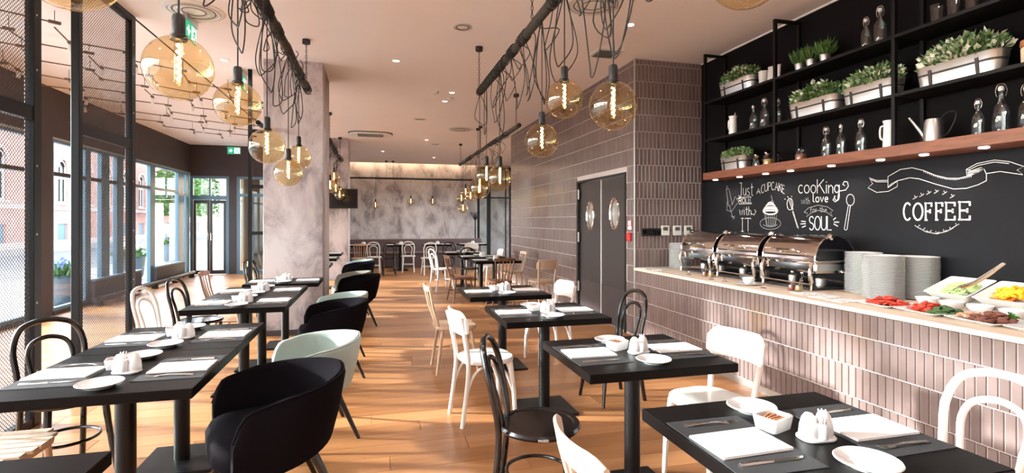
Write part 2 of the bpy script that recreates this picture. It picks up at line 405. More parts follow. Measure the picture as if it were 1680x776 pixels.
for sx in (0, 1):
    x0 = -4.85 + sx * .41
    lf = MB().box(x0, x0 + .06, 16.32, 16.37, .01, 2.07).box(x0 + .34, x0 + .40, 16.32, 16.37, .01, 2.07).box(x0 + .06, x0 + .34, 16.32, 16.37, 1.98, 2.07).box(x0 + .06, x0 + .34, 16.32, 16.37, .01, .12).build('door_leaf', 'frame_dark', d1, smooth=0)
    MB().box(x0 + .06, x0 + .34, 16.342, 16.348, .12, 1.98).build('pane', 'window_glass', lf, smooth=0)
    MB().tube([(x0 + (.37 if sx == 0 else .03), 16.30, .95), (x0 + (.37 if sx == 0 else .03), 16.30, 1.15)], .012, 8).build('handle', 'chrome', lf)
w13 = struct('window_13', MB().box(-3.76, -3.69, 16.3, 16.38, 0, 2.74).box(-3.02, -2.95, 16.3, 16.38, 0, 2.74).box(-3.69, -3.02, 16.3, 16.38, 2.18, 2.26).box(-3.69, -3.02, 16.3, 16.38, 0, .1).box(-3.38, -3.33, 16.3, 16.38, .1, 2.18).box(-3.69, -3.02, 16.3, 16.38, 2.67, 2.74), 'frame_blue')
for a, b, c, e in ((-3.69, -3.38, .1, 2.18), (-3.33, -3.02, .1, 2.18), (-3.69, -3.02, 2.26, 2.67)): MB().box(a, b, 16.337, 16.343, c, e).build('pane', 'window_glass', w13, smooth=0)
# ---- right side: tiled block, doors, chalkboard wall
XT, YT, XB = 3.25, 6.2, 4.24
ROWZ = [.04 + .218 * k for k in range(18)]
wt = struct('wall_tiled_front', MB().box(XT + .012, XB, YT + .006, YT + .12, 0, CEIL), 'grout')
ws = struct('wall_tiled_side', MB().box(XT + .006, XT + .15, YT + .12, 6.44, 0, CEIL).box(XT + .006, XT + .15, 8.20, 12.6, 0, CEIL).box(XT + .006, XT + .15, 6.44, 8.20, 2.15, CEIL).box(XT + .15, 6.1, 12.45, 12.6, 0, CEIL), 'grout')
tile_me = {}
def tile_mb(w, h, dep=.006, b=.0022):
    x, y = w / 2, h / 2
    v = [(-x, -y, 0), (x, -y, 0), (x, y, 0), (-x, y, 0), (-x, -y, dep * .55), (x, -y, dep * .55), (x, y, dep * .55), (-x, y, dep * .55),
         (-x + b, -y + b, dep), (x - b, -y + b, dep), (x - b, y - b, dep), (-x + b, y - b, dep)]
    f = [(8, 9, 10, 11)] + [(a + i, a + (i + 1) % 4, a + 4 + (i + 1) % 4, a + 4 + i) for a in (0, 4) for i in range(4)]
    return v, f
M_X = Matrix(((0, 0, -1), (-1, 0, 0), (0, 1, 0))).to_4x4()     # local (u,v,w) -> faces -X
M_Y = Matrix(((1, 0, 0), (0, 0, -1), (0, 1, 0))).to_4x4()      # faces -Y
def tile_field(parent, axis, const, a0, a1, rows, pitch, limit, skip=None):
    G = .0075; cells = []
    for ri, (z0, z1) in enumerate(rows):
        a = a0 - (pitch / 2 if ri % 2 else 0)
        while a < a1 - 1e-4:
            b0, b1 = max(a, a0), min(a + pitch, a1)
            if b1 - b0 > .012 and not (skip and skip((b0 + b1) / 2, (z0 + z1) / 2)): cells.append(((b0 + b1) / 2, (z0 + z1) / 2, round(b1 - b0 - G, 4), round(z1 - z0 - G, 4)))
            a += pitch
    def pos(c): return (const, c[0], c[1]) if axis == 'x' else (c[0], const, c[1])
    def area(c):
        p = pos(c)
        if not inview(p, 0): return 0
        d = seen(p)[0]; n = abs(p[0]) if axis == 'x' else abs(p[1])
        return c[2] * c[3] * n / d ** 3
    cells.sort(key=area, reverse=True); st = MB()
    for k, c in enumerate(cells):
        p = pos(c); M = (M_X if axis == 'x' else M_Y)
        if k < limit and area(c) > 0:
            key = (axis, c[2], c[3])
            if key not in tile_me:
                v, f = tile_mb(c[2], c[3]); tile_me[key] = MB().add(v, f).xf(M).mesh('tile', 'tile_glaze', 0)
            link('tile', tile_me[key], parent, p)
        else:
            v, f = tile_mb(c[2], c[3]); st.add([tuple(Matrix.Translation(p) @ (M @ Vector(q))) for q in v], f)
    if st.v: st.build('tiling', 'tile_glaze', parent, smooth=0, kind='stuff')
def rows_between(z0, z1):
    e = [z0] + [z for z in ROWZ if z0 + .02 < z < z1 - .02] + [z1]
    return list(zip(e[:-1], e[1:]))
tile_field(wt, 'y', YT + .006, XT + .016, XB, rows_between(.895, CEIL - .005), .0552, 300)
tile_field(ws, 'x', XT + .006, YT + .016, 12.6, rows_between(.02, CEIL - .005), .056, 300, lambda y, z: 6.44 < y < 8.2 and z < 2.15)
struct('trim_4', MB().box(XT - .004, XT + .016, YT - .004, YT + .016, 0, CEIL, .003), 'brushed')
wr = struct('wall_right', MB().box(XB, XB + .1, -2.5, YT + .12, 0, CEIL), 'black_paint')
MB().box(XB - .004, XB, -.5, YT, .9, 2.0).build('chalkboard', 'chalkboard', wr, smooth=0)
struct('trim_5', MB().box(XB - .012, XB, -2.5, YT, CEIL - .018, CEIL), 'ceiling_paint').rotation_euler = (0, 0, 0)
# double swing doors with oval portholes
d2 = struct('door_2', MB().box(XT - .012, XT + .15, 8.14, 8.20, 0, 2.15).box(XT - .012, XT + .15, 6.44, 6.47, 0, 2.15).box(XT - .012, XT + .15, 6.47, 8.14, 2.12, 2.15), 'black_plastic')
for k, (a, b, cy, cz) in enumerate(((7.295, 8.13, 7.72, 1.58), (6.475, 7.285, 6.86, 1.60))):
    hw, hh = .135, .215
    n = 28; o = []; f = []
    out = [(a, .012), (b, .012), (b, 2.11), (a, 2.11)]
    inn = [(cy + hw * math.cos(2 * math.pi * i / n), cz + hh * math.sin(2 * math.pi * i / n)) for i in range(n)]
    # leaf face as a strip between the oval hole and a ring mapped on the rectangle
    def onrect(i):
        c_, s_ = math.cos(2 * math.pi * i / n), math.sin(2 * math.pi * i / n)
        sx = ((b - cy) if c_ > 0 else (cy - a)) / max(1e-6, abs(c_)); sz = ((2.11 - cz) if s_ > 0 else (cz - .012)) / max(1e-6, abs(s_))
        k_ = min(sx, sz); return (cy + c_ * k_, cz + s_ * k_)
    outr = [onrect(i) for i in range(n)]
    # add the exact corners
    mbd = MB()
    for xx, flip in ((XT + .03, 0), (XT + .07, 1)):
        v = [(xx, p[0], p[1]) for p in inn] + [(xx, p[0], p[1]) for p in outr]
        fs = [((i, n + i, n + (i + 1) % n, (i + 1) % n) if flip else (i, (i + 1) % n, n + (i + 1) % n, n + i)) for i in range(n)]
        mbd.add(v, fs)
        for cyy, czz in out:
            i = min(range(n), key=lambda q: abs(math.atan2(czz - cz, cyy - cy) % (2 * math.pi) - 2 * math.pi * (q + .5) / n))
            mbd.add([(xx, *outr[i]), (xx, cyy, czz), (xx, *outr[(i + 1) % n])], [(0, 1, 2)])
    mbd.box(XT + .03, XT + .07, a, a + .004, .012, 2.11).box(XT + .03, XT + .07, b - .004, b, .012, 2.11)
    lf = mbd.build('door_leaf', 'door_grey', d2, smooth=0)
    MB().tube([(XT + .032, p[0], p[1]) for p in inn], .016, 8, closed=True).build('porthole_rim', 'chrome', lf)
    MB().add([(XT + .05, p[0], p[1]) for p in inn] + [(XT + .05, cy, cz)], [(i, (i + 1) % n, n) for i in range(n)]).build('pane', 'brushed', lf, smooth=0)
    MB().box(XT + .024, XT + .03, a, b, .012, .55).build('kick_plate', 'brown_paint', lf, smooth=0)
MB().box(XT + .018, XT + .03, 7.282, 7.298, .02, 2.11).build('edge_strip', 'white_plastic', d2, smooth=0)
for zz in (.35, 1.15, 1.85): MB().box(XT - .018, XT + .004, 8.10, 8.14, zz, zz + .16, .003).build('hinge', 'brushed', d2, smooth=0)
# ---- bright alcove at the far right, with a tall steel and glass screen
struct('wall_alcove', MB().box(6.0, 6.1, 12.6, 14.0, 0, CEIL).box(6.0, 6.1, 18.6, 20.0, 0, CEIL).box(6.0, 6.1, 14.0, 18.6, 2.9, CEIL), 'ceiling_paint')
w14 = struct('window_14', MB().box(5.98, 6.04, 14.0, 14.06, 0, 2.9).box(5.98, 6.04, 18.54, 18.6, 0, 2.9).box(5.98, 6.04, 16.27, 16.33, 0, 2.9).box(5.98, 6.04, 14.0, 18.6, 0, .06).box(5.98, 6.04, 14.0, 18.6, 2.84, 2.9), 'frame_dark')
for a, b in ((14.06, 16.27), (16.33, 18.54)): MB().box(6.005, 6.011, a, b, .06, 2.84).build('pane', 'window_glass', w14, smooth=0)
g = thing('glass_screen', 'tall black steel framed glass screen beside the tiled wall at the back', 'screen', (4.35, 19.3, 0))
for a, b in ((-.66, -.58), (-.30, -.16), (.40, .44), (.56, .64)): MB().box(a, b, -.03, .03, 0, 3.5).build('post', 'steel_black', g, smooth=0)
for z0, z1 in ((3.42, 3.5), (2.33, 2.38), (0, .06)): MB().box(-.58, .56, -.025, .025, z0, z1).build('rail', 'steel_black', g, smooth=0)
for a, b in ((-.58, -.30), (-.16, .40)):
    MB().box(a, b, -.004, .004, 2.38, 3.42).build('pane', 'window_glass', g, smooth=0); MB().box(a, b, -.004, .004, .06, 2.33).build('pane', 'window_glass', g, smooth=0)
# ---- steel mesh screens on the left of the tables
def wire_mesh(y0, y1, z0, z1, pitch=.021, r=.0022):
    m = MB(); s = pitch * 1.414; W, Hh = y1 - y0, z1 - z0
    for sg in (1, -1):
        c = -Hh
        while c < W:
            # line y = c + t , z = t
            ta, tb = max(0, -c), min(Hh, W - c)
            if tb - ta > .004:
                ya, za, yb, zb = c + ta, ta, c + tb, tb
                if sg < 0: ya, yb = W - ya, W - yb
                x = r * .8 * sg
                w = r * .9
                p = [(x, y0 + ya - w, z0 + za), (x, y0 + ya + w, z0 + za), (x, y0 + yb + w, z0 + zb), (x, y0 + yb - w, z0 + zb)]
                m.add(p + [(q[0] + r, q[1], q[2]) for q in p], [(0, 1, 2, 3), (7, 6, 5, 4), (1, 5, 6, 2), (4, 0, 3, 7)])
            c += s
    return m
def screen(y0, y1, label, tail):
    t = thing('mesh_screen', label, 'screen', (-2.42, y0, 0), 0, 'steel mesh screens'); W = y1 - y0
    MB().box(-.03, .03, 0, .06, 0, CEIL, .003).build('post', 'steel_black', t, smooth=0)
    MB().box(-.03, .03, W - .09, W, 0, CEIL, .003).build('post', 'steel_black', t, smooth=0)
    for z0, z1 in ((.0, .07), (2.23, 2.33), (CEIL - .07, CEIL)): MB().box(-.025, .025, .06, W - .09, z0, z1).build('rail', 'steel_black', t, smooth=0)
    for z0, z1 in ((.07, 2.23), (2.33, CEIL - .07)): wire_mesh(.06, W - .09, z0, z1).build('wire_mesh', 'mesh_steel', t, smooth=0, kind='stuff')
    for zz in (.4, .9, 1.4, 1.9, 2.6, 3.0, 3.3): MB().lathe([(.007, 0), (.007, .004)], 8).xf(Matrix.Translation((.03, W - .06, zz)) @ Matrix.Rotation(R(90), 4, 'Y')).build('bolt', 'brushed', t, smooth=0)
screen(3.30, 4.66, 'dark steel mesh screen at the left edge beside the near window', 0)
screen(5.17, 6.25, 'dark steel mesh screen standing past the open gap, before the white bentwood chair', 1)
t = thing('steel_rod', 'thin black steel rod with a thicker sleeve running to the grey column', 'rod', (-1.37, 0, 2.69))
MB().tube([(0, 1.5, 0), (0, 7.0, 0)], .005, 8).build('rod', 'steel_black', t); MB().tube([(0, 6.95, 0), (0, 7.42, 0)], .028, 12).build('sleeve', 'steel_black', t)
# slim steel door frame beside the column
t = thing('glass_partition', 'slim black steel and glass partition frame left of the grey column', 'screen', (-1.56, 8.0, 0))
for a in (-.14, .08): MB().box(a, a + .05, -.02, .02, 0, CEIL).build('post', 'steel_black', t, smooth=0)
for z in (1.30, 1.95, 2.72): MB().box(-.14, .13, -.015, .015, z, z + .05).build('rail', 'steel_black', t, smooth=0)
MB().box(-.09, .08, -.003, .003, .02, 1.30).build('pane', 'window_glass', t, smooth=0)
# ================================================================== CEILING FITTINGS
def downlight(x, y, label, k=1):
    def mk():
        t = thing('downlight', label, 'downlight')
        MB().lathe([(.06, 0), (.062, -.006), (.048, -.010), (.042, -.005)], 20, caps=False).build('ring', 'white_plastic', t)
        MB().lathe([(.042, -.004), (.0, -.005)], 20, caps=False).build('lamp_face', 'led_white', t, smooth=0)
        return t
    place('downlight', mk, (x, y, CEIL), 0, label, 'recessed downlights in the ceiling')
    ld = bpy.data.lights.new('downlight_lamp', 'AREA'); ld.shape = 'DISK'; ld.size = .11; ld.energy = DL_W * k; ld.color = (1, .95, .90); ld.spread = R(150)
    o = bpy.data.objects.new('downlight_lamp', ld); COL.objects.link(o); o.location = (x, y, CEIL - .02)
DL_W = 8
for x, y, k, lb in ((.27, 7.07, 1, 'small round recessed downlight alone above the aisle in mid ceiling'), (2.64, 5.14, 1, 'small round recessed downlight near the tiled corner and square vent'), (1.22, 8.6, 1.3, 'recessed downlight beside the two smoke detectors, nearer one'),
    (1.19, 9.25, 1.3, 'recessed downlight beside the two smoke detectors, farther one'), (.23, 16.4, 3, 'far recessed downlight left of the television, by the cove'), (1.3, 13.8, 3, 'small recessed downlight beyond the round ceiling diffuser'), (-1.9, 7.6, 1.5, 'recessed downlight between the two hanging exit signs'),
    (3.0, 3.2, 1, 'recessed downlight over the buffet counter, third from the camera'), (3.0, 1.4, 1, 'recessed downlight over the buffet counter, second from the camera'), (3.0, -.8, 1, 'recessed downlight over the buffet counter, behind the camera'), (.27, 3.2, 1, 'recessed downlight over the near aisle, ahead of the camera'), (.27, 1.0, 1, 'recessed downlight right above the camera'), (.27, -1.2, 1, 'recessed downlight over the aisle behind the camera'),
    (-2.0, 1.5, 1, 'recessed downlight over the front left table'), (4.8, 15.5, 5, 'added downlight out of view in the alcove, brightening the back'), (1.9, 17.6, 3, 'far recessed downlight over the right end of the bench')):  # alcove downlight is added out of view to brighten the back
    downlight(x, y, lb, k)
def flat_disc(name, x, y, r, h, mat, label, cat, rings=()):
    t = thing(name, label, cat, (x, y, CEIL))
    MB().lathe([(r, 0), (r, -h * .5), (r * .92, -h), (0, -h)], 28, caps=False).build('housing', mat, t)
    for k, q in enumerate(rings): MB().lathe([(r * q, -h - .001), (r * q + .008, -h - .006), (r * q + .016, -h - .001)], 28, caps=False).build('ring', 'brushed' if k % 2 else 'lcd_grey', t)
    return t
flat_disc('ceiling_speaker', .92, 5.66, .10, .008, 'china_soft', 'round flat ceiling speaker cover left of the right-hand pole', 'speaker', (.6, .85))
flat_disc('smoke_detector', .96, 8.6, .05, .045, 'white_plastic', 'white smoke detector beside the paired downlights, left one', 'detector')
flat_disc('smoke_detector', 1.25, 9.0, .05, .03, 'white_plastic', 'white smoke detector beside the paired downlights, right one', 'detector')
flat_disc('ceiling_diffuser', 1.9, 12.0, .30, .012, 'china_soft', 'large round swirl diffuser over the back right tables', 'vent', (.35, .5, .65, .8))
flat_disc('ceiling_diffuser', 2.05, 4.75, .28, .012, 'china_soft', 'large round swirl diffuser behind the cords of the right pole', 'vent', (.35, .5, .65, .8))
flat_disc('ceiling_diffuser', -1.75, 5.9, .28, .012, 'china_soft', 'large round swirl diffuser behind the cords of the left pole', 'vent', (.35, .5, .65, .8))
t = thing('air_conditioner', 'rounded white ceiling cassette air conditioner with grey grille', 'air conditioner', (-.1, 13.15, CEIL - .001))
MB().prism(rrect(.52, .36, .3, 8), -.012, 0).build('shadow_gap', 'lcd_grey', t); MB().prism(rrect(.5, .34, .3, 8), -.045, -.012, .012).build('casing', 'white_plastic', t); MB().box(-.3, .3, -.2, .2, -.052, -.045).build('grille', 'lcd_grey', t, smooth=0)
t = thing('square_vent', 'square white louvre vent in the ceiling beside the tiled corner', 'vent', (2.80, 6.1, CEIL))
MB().box(-.17, .17, -.17, .17, -.012, 0).build('plate', 'white_plastic', t, smooth=0)
for k in range(9): MB().box(-.13, .13, -.125 + k * .03, -.11 + k * .03, -.02, -.012).build('slat', 'lcd_grey', t, smooth=0)
for x, y, lb in ((.9, 11.0, 'small flat grey ceiling access plate beyond the smoke detectors'), (1.6, 14.5, 'slim flat ceiling plate beyond the round diffuser')):
    t = thing('ceiling_plate', lb, 'plate', (x, y, CEIL)); MB().prism(rrect(.14, .07, .05), -.012, 0, .004).build('cover', 'china_soft', t); MB().prism(rrect(.10, .04, .03), -.016, -.012).build('inset', 'lcd_grey', t)
# exit signs
def exit_sign(loc, rz, label, hang):
    t = thing('exit_sign', label, 'exit sign', loc, rz, 'green exit signs')
    if hang: MB().box(-.17, .17, -.022, .022, -.07, 0, .003).build('housing', 'brushed', t, smooth=0); z1 = -.07
    else: MB().box(-.17, .17, 0, .03, -.20, 0, .003).build('housing', 'brushed', t, smooth=0); z1 = -.015
    yy = -.006 if hang else -.004
    for s in ((-1, 1) if hang else (-1,)):
        g_ = MB().box(-.16, .16, min(0, s * .006) if hang else -.004, max(0, s * .006) if hang else 0, z1 - .18, z1).build('panel', 'green_sign', t, smooth=0)
        def yb(a): return (s * .0065, s * .0085) if hang else (-.007, -.005)
        y0, y1 = sorted(yb(0))
        m = MB().box(.01, .15, y0, y1, z1 - .165, z1 - .015)   # white door field
        m.box(-.13, -.03, y0, y1, z1 - .105, z1 - .075).box(-.095, -.065, y0, y1, z1 - .14, z1 - .04)
        m.build('pictogram', 'white_sign', g_, smooth=0)
        y0, y1 = y0 - .001, y1 + .001
        m = MB()
        for a, b in (((.085, -.05), (.08, -.095)), ((.08, -.095), (.05, -.125)), ((.08, -.095), (.105, -.12)), ((.105, -.12), (.12, -.155)), ((.085, -.06), (.055, -.085)), ((.085, -.06), (.115, -.075))):
            m.tube([(a[0], (y0 + y1) / 2, z1 + a[1]), (b[0], (y0 + y1) / 2, z1 + b[1])], .007, 6, sq=(1, 1))
        m.lathe([(.0, -.012), (.012, 0), (0, .012)], 8, (.092, (y0 + y1) / 2, z1 - .033))
        m.build('running_figure', 'green_sign', g_)
exit_sign((-1.84, 6.1, CEIL), R(90), 'green exit sign hanging from the ceiling by the nearest left globe', True)
exit_sign((-1.80, 8.15, CEIL), R(90), 'green exit sign hanging from the ceiling beyond the second left globe', True)
exit_sign((-3.83, 16.295, 3.57), 0, 'green and white exit sign fixed on the dark fascia over the entrance', False)
# ================================================================== FURNITURE
TZ = .775
def mk_table(hx=.42, hy=.375, name='dining_table'):
    def f():
        t = thing(name, '', 'table')
        MB().box(-hx, hx, -hy, hy, TZ - .045, TZ, .003).build('tabletop', 'table_black', t, smooth=0)
        MB().box(-.16, .16, -.16, .16, TZ - .053, TZ - .045).build('mounting_plate', 'steel_black', t, smooth=0)
        MB().tube([(0, 0, .02), (0, 0, TZ - .053)], .044, 18).build('column', 'steel_black', t)
        MB().box(-.215, .215, -.215, .215, 0, .02, .005).build('base_plate', 'steel_black', t, smooth=0)
        return t
    return f
LX, LHX = -1.205, .415
TABLES = {}
def table(key, x, y, label, desc, hx=.42, hy=.375):
    if y < 9: x, y, hx, hy = x * .967, y * .967, hx * .967, hy * .967
    place(('table', hx, hy), mk_table(hx, hy), (x, y, 0), 0, label, 'black pedestal tables'); TABLES[key] = (x, y, desc, hx, hy)
table('L0', -1.245, 1.60, 'black square table cut off at the bottom left corner', 'table at the bottom left corner', LHX, .395)
table('L1a', LX, 3.035, 'black table at the front left, near half of the long pair', 'near left table', LHX, .395)
table('L1b', LX, 3.83, 'black table at the front left, far half of the long pair', 'second left table', LHX, .395)
table('L2a', -1.17, 5.34, 'black table before the grey column, near half of the second left pair', 'third left table', LHX, .395)
table('L2b', -1.17, 6.135, 'black table before the grey column, far half of the second left pair', 'fourth left table', LHX, .395)
table('L3', -1.08, 7.06, 'black table pushed against the front of the grey column', 'table against the grey column', .42, .33)
table('L4', -1.12, 9.25, 'black table just behind the grey column', 'table behind the grey column', LHX, .395)
table('L5', -1.12, 10.9, 'black table in the middle of the left row behind the grey column', 'middle table behind the column', LHX, .395)
table('L6', -1.12, 12.4, 'black table before the far column with the television', 'table before the far column', LHX, .395)
table('R1', 1.45, 1.53, 'black table at the front right beside the buffet counter', 'front right table')
table('R2', 1.43, 2.755, 'second black table on the right of the aisle', 'second right table')
table('R3', 1.355, 4.15, 'third black table on the right of the aisle', 'third right table', .42, .40)
table('R4', 1.32, 5.48, 'fourth black table on the right of the aisle', 'fourth right table', .42, .40)
table('R5a', 2.15, 9.55, 'black table by the tiled wall beyond the swing doors, near one', 'table by the tiled wall')
table('R5b', 2.10, 10.60, 'black table by the tiled wall beyond the swing doors, middle one', 'middle table by the tiled wall')
table('R6', 1.95, 12.05, 'black table by the tiled wall, far one of the row', 'far table by the tiled wall')
for k, x in enumerate((-.35, .75, 1.85, 2.95)):
    table('B%d' % k, x, 16.35, 'black table along the back bench, %s from the left' % ('first', 'second', 'third', 'fourth')[k], '%s back table' % ('first', 'second', 'third', 'fourth')[k])
# ---- chairs, all built facing +Y
def mk_bentwood(mat, seatmat=None, sticker=False):
    def f():
        t = thing('bentwood_chair', '', 'chair')
        s = MB().lathe([(.175, .445), (.205, .447), (.213, .460), (.205, .474), (.180, .474), (.172, .466)], 28, caps=False).build('seat_ring', mat, t)
        MB().lathe([(.0, .452), (.178, .452), (.178, .468), (.0, .470)], 28, caps=False).build('seat', seatmat or mat, t)
        half = [(-.165, -.235, 0), (-.158, -.205, .20), (-.155, -.185, .44), (-.165, -.205, .60), (-.172, -.235, .74), (-.135, -.265, .845), (-.07, -.28, .882), (0, -.284, .892)]
        full = half + mirrorx(half[:-1])[::-1]
        MB().tube(smoothpath(full, 6), .0165, 10).build('back_hoop', mat, t)
        ih = [(-.085, -.172, .455), (-.10, -.20, .60), (-.108, -.228, .70), (-.078, -.25, .765), (0, -.262, .79)]
        MB().tube(smoothpath(ih + mirrorx(ih[:-1])[::-1], 6), .0135, 10).build('inner_hoop', mat, t)
        for sx in (-1, 1): MB().tube(smoothpath([(sx * .135, .125, .45), (sx * .15, .15, .25), (sx * .175, .185, 0)], 5), [.019] * 4 + [.017] * 4 + [.014] * 3, 10).build('leg', mat, t)
        MB().tube([(.158 * math.cos(2 * math.pi * i / 28), .158 * math.sin(2 * math.pi * i / 28) - .01, .225) for i in range(28)], .0095, 8, closed=True).build('stretcher_ring', mat, t)
        if sticker:
            cu = bpy.data.curves.new('maker_mark', 'FONT'); cu.body = 'PAGED'; cu.size = .016; cu.extrude = .0004; cu.align_x = 'CENTER'
            tmp = bpy.data.objects.new('tmp', cu); COL.objects.link(tmp); bpy.context.view_layer.update()
            me = bpy.data.meshes.new_from_object(tmp); bpy.data.objects.remove(tmp); me.materials.clear(); me.materials.append(MATS['white_plastic'])
            a = R(-150)
            o = link('maker_mark', me, t, (.2135 * math.sin(R(100)), .2135 * -math.cos(R(100)), .454)); o.rotation_euler = (R(90), 0, R(100)); o['label'] = 'small white maker mark on the seat edge'
        return t
    return f
def back_panel(hw, z0, z1, bow, y0, th, n=14, lean=.12, cr=.5):
    rings = []
    for i in range(n + 1):
        u = -1 + 2 * i / n; x = hw * u; yy = y0 - bow * (1 - u * u)
        e = max(0, abs(u) - .72) / .28
        a = z0 + (z1 - z0) * (.16 * e ** 2) + .02 * (1 - u * u) * cr; b = z1 - (z1 - z0) * (.30 * e ** 2)
        def yz(z): return yy - (z - z0) * lean
        rings.append([(x, yz(a), a), (x, yz(b) , b), (x, yz(b) + th * .5, b + th * .35), (x, yz(b) + th, b), (x, yz(a) + th, a), (x, yz(a) + th * .5, a - th * .35)])
    return MB().loft(rings)
def mk_panel_chair(mat):
    def f():
        t = thing('panel_back_chair', '', 'chair')
        MB().prism([(x * (1 + .06 * (y > 0)), y) for x, y in rrect(.195, .20, .15, 7)], .440, .475, .008).build('seat', mat, t)
        for sx in (-1, 1):
            MB().tube(smoothpath([(sx * .165, -.235, 0), (sx * .16, -.20, .25), (sx * .158, -.185, .46), (sx * .17, -.215, .65), (sx * .183, -.25, .80)], 5), [.016] * 10 + [.018] * 6 + [.014] * 5, 10).build('rear_post', mat, t)
            MB().tube([(sx * .150, .145, .45), (sx * .165, .17, .22), (sx * .172, .18, 0)], [.019, .018, .014], 10).build('leg', mat, t)
            MB().tube(smoothpath([(sx * .162, -.20, .22), (sx * .155, -.14, .37), (sx * .15, -.02, .432), (sx * .155, .10, .37), (sx * .163, .162, .22)], 6), .0095, 8).build('bent_brace', mat, t)
        MB().tube(smoothpath([(-.165, .17, .22), (-.11, .155, .37), (0, .15, .43), (.11, .155, .37), (.165, .17, .22)], 6), .0095, 8).build('bent_brace', mat, t)
        back_panel(.205, .665, .835, .045, -.212, .02).build('back_panel', mat, t)
        return t
    return f
def mk_windsor(mat, n=6, arrow=False):
    def f():
        t = thing('spindle_chair', '', 'chair')
        MB().prism([(x * (1 - .12 * (y < 0)), y) for x, y in rrect(.205, .205, .09, 5)], .425, .460, .008).build('seat', mat, t)
        for sx in (-1, 1):
            for sy in (-1, 1): MB().tube([(sx * .14, sy * .14, .43), (sx * .17, sy * .175, .2), (sx * .195, sy * .205, 0)], [.015, .017, .011], 10).build('leg', mat, t)
            MB().tube([(sx * .172, -.18, .19), (sx * .172, .18, .19)], .009, 8).build('stretcher', mat, t)
        MB().tube([(-.172, 0, .19), (.172, 0, .19)], .009, 8).build('stretcher', mat, t)
        rings = []
        for i in range(13):
            u = -1 + i / 6; x = .19 * u; y = -.275 - .03 * (1 - u * u); h = .028 - .008 * u * u
            rings.append([(x, y, .835 - h), (x, y - .008, .835 + h), (x, y + .004, .838 + h), (x, y + .014, .835 + h), (x, y + .018, .835 - h)])
        MB().loft(rings).build('top_rail', mat, t)
        for i in range(n):
            u = -1 + 2 * i / (n - 1)
            MB().tube([(.135 * u, -.175 - .012 * (1 - u * u), .455), (.15 * u, -.235 - .02 * (1 - u * u), .65), (.168 * u, -.268 - .03 * (1 - u * u), .82)], [.009, .0085, .007] if 0 < i < n - 1 else [.012, .011, .010], 8).build('spindle', mat, t)
        return t
    return f
def mk_slat_back(mat):
    def f():
        t = thing('slat_back_chair', '', 'chair')
        MB().prism(rrect(.205, .20, .10, 5), .430, .460, .007).build('seat', mat, t)
        for sx in (-1, 1):
            MB().tube([(sx * .15, .15, .435), (sx * .18, .185, 0)], [.017, .012], 10).build('leg', mat, t); MB().tube([(sx * .14, -.15, .435), (sx * .17, -.21, 0)], [.017, .012], 10).build('leg', mat, t)
            MB().tube([(sx * .165, .165, .2), (sx * .158, -.185, .2)], .009, 8).build('stretcher', mat, t)
        back_panel(.215, .715, .80, .055, -.235, .020, lean=.2, cr=.2).build('top_rail', mat, t)
        for i in range(6):
            u = -1 + i / 2.5; u *= .84
            MB().tube([(.15 * u, -.17, .455), (.18 * u, -.21 - .04 * (1 - u * u), .62), (.205 * u, -.228 - .055 * (1 - u * u), .735)], .013, 8, sq=(.55, 1)).build('slat', mat, t)
        return t
    return f
def mk_slat_seat(mat):
    def f():
        t = thing('slat_seat_chair', '', 'chair')
        for i in range(7):
            x = -.18 + i * .06; h = .21 - .09 * (abs(x) / .2) ** 3
            MB().box(x - .025, x + .025, -.19, h, .445, .463, .003).build('seat_slat', mat, t, smooth=0)
        MB().prism(rrect(.20, .19, .11, 5), .415, .445, .005).build('seat_frame', mat, t)
        for sx in (-1, 1):
            MB().tube([(sx * .15, .14, .42), (sx * .18, .17, 0)], [.017, .012], 10).build('leg', mat, t)
            MB().tube(smoothpath([(sx * .17, -.22, 0), (sx * .16, -.18, .42), (sx * .175, -.25, .80)], 5), .015, 10).build('rear_post', mat, t)
        back_panel(.19, .70, .80, .04, -.235, .018).build('top_rail', mat, t)
        return t
    return f
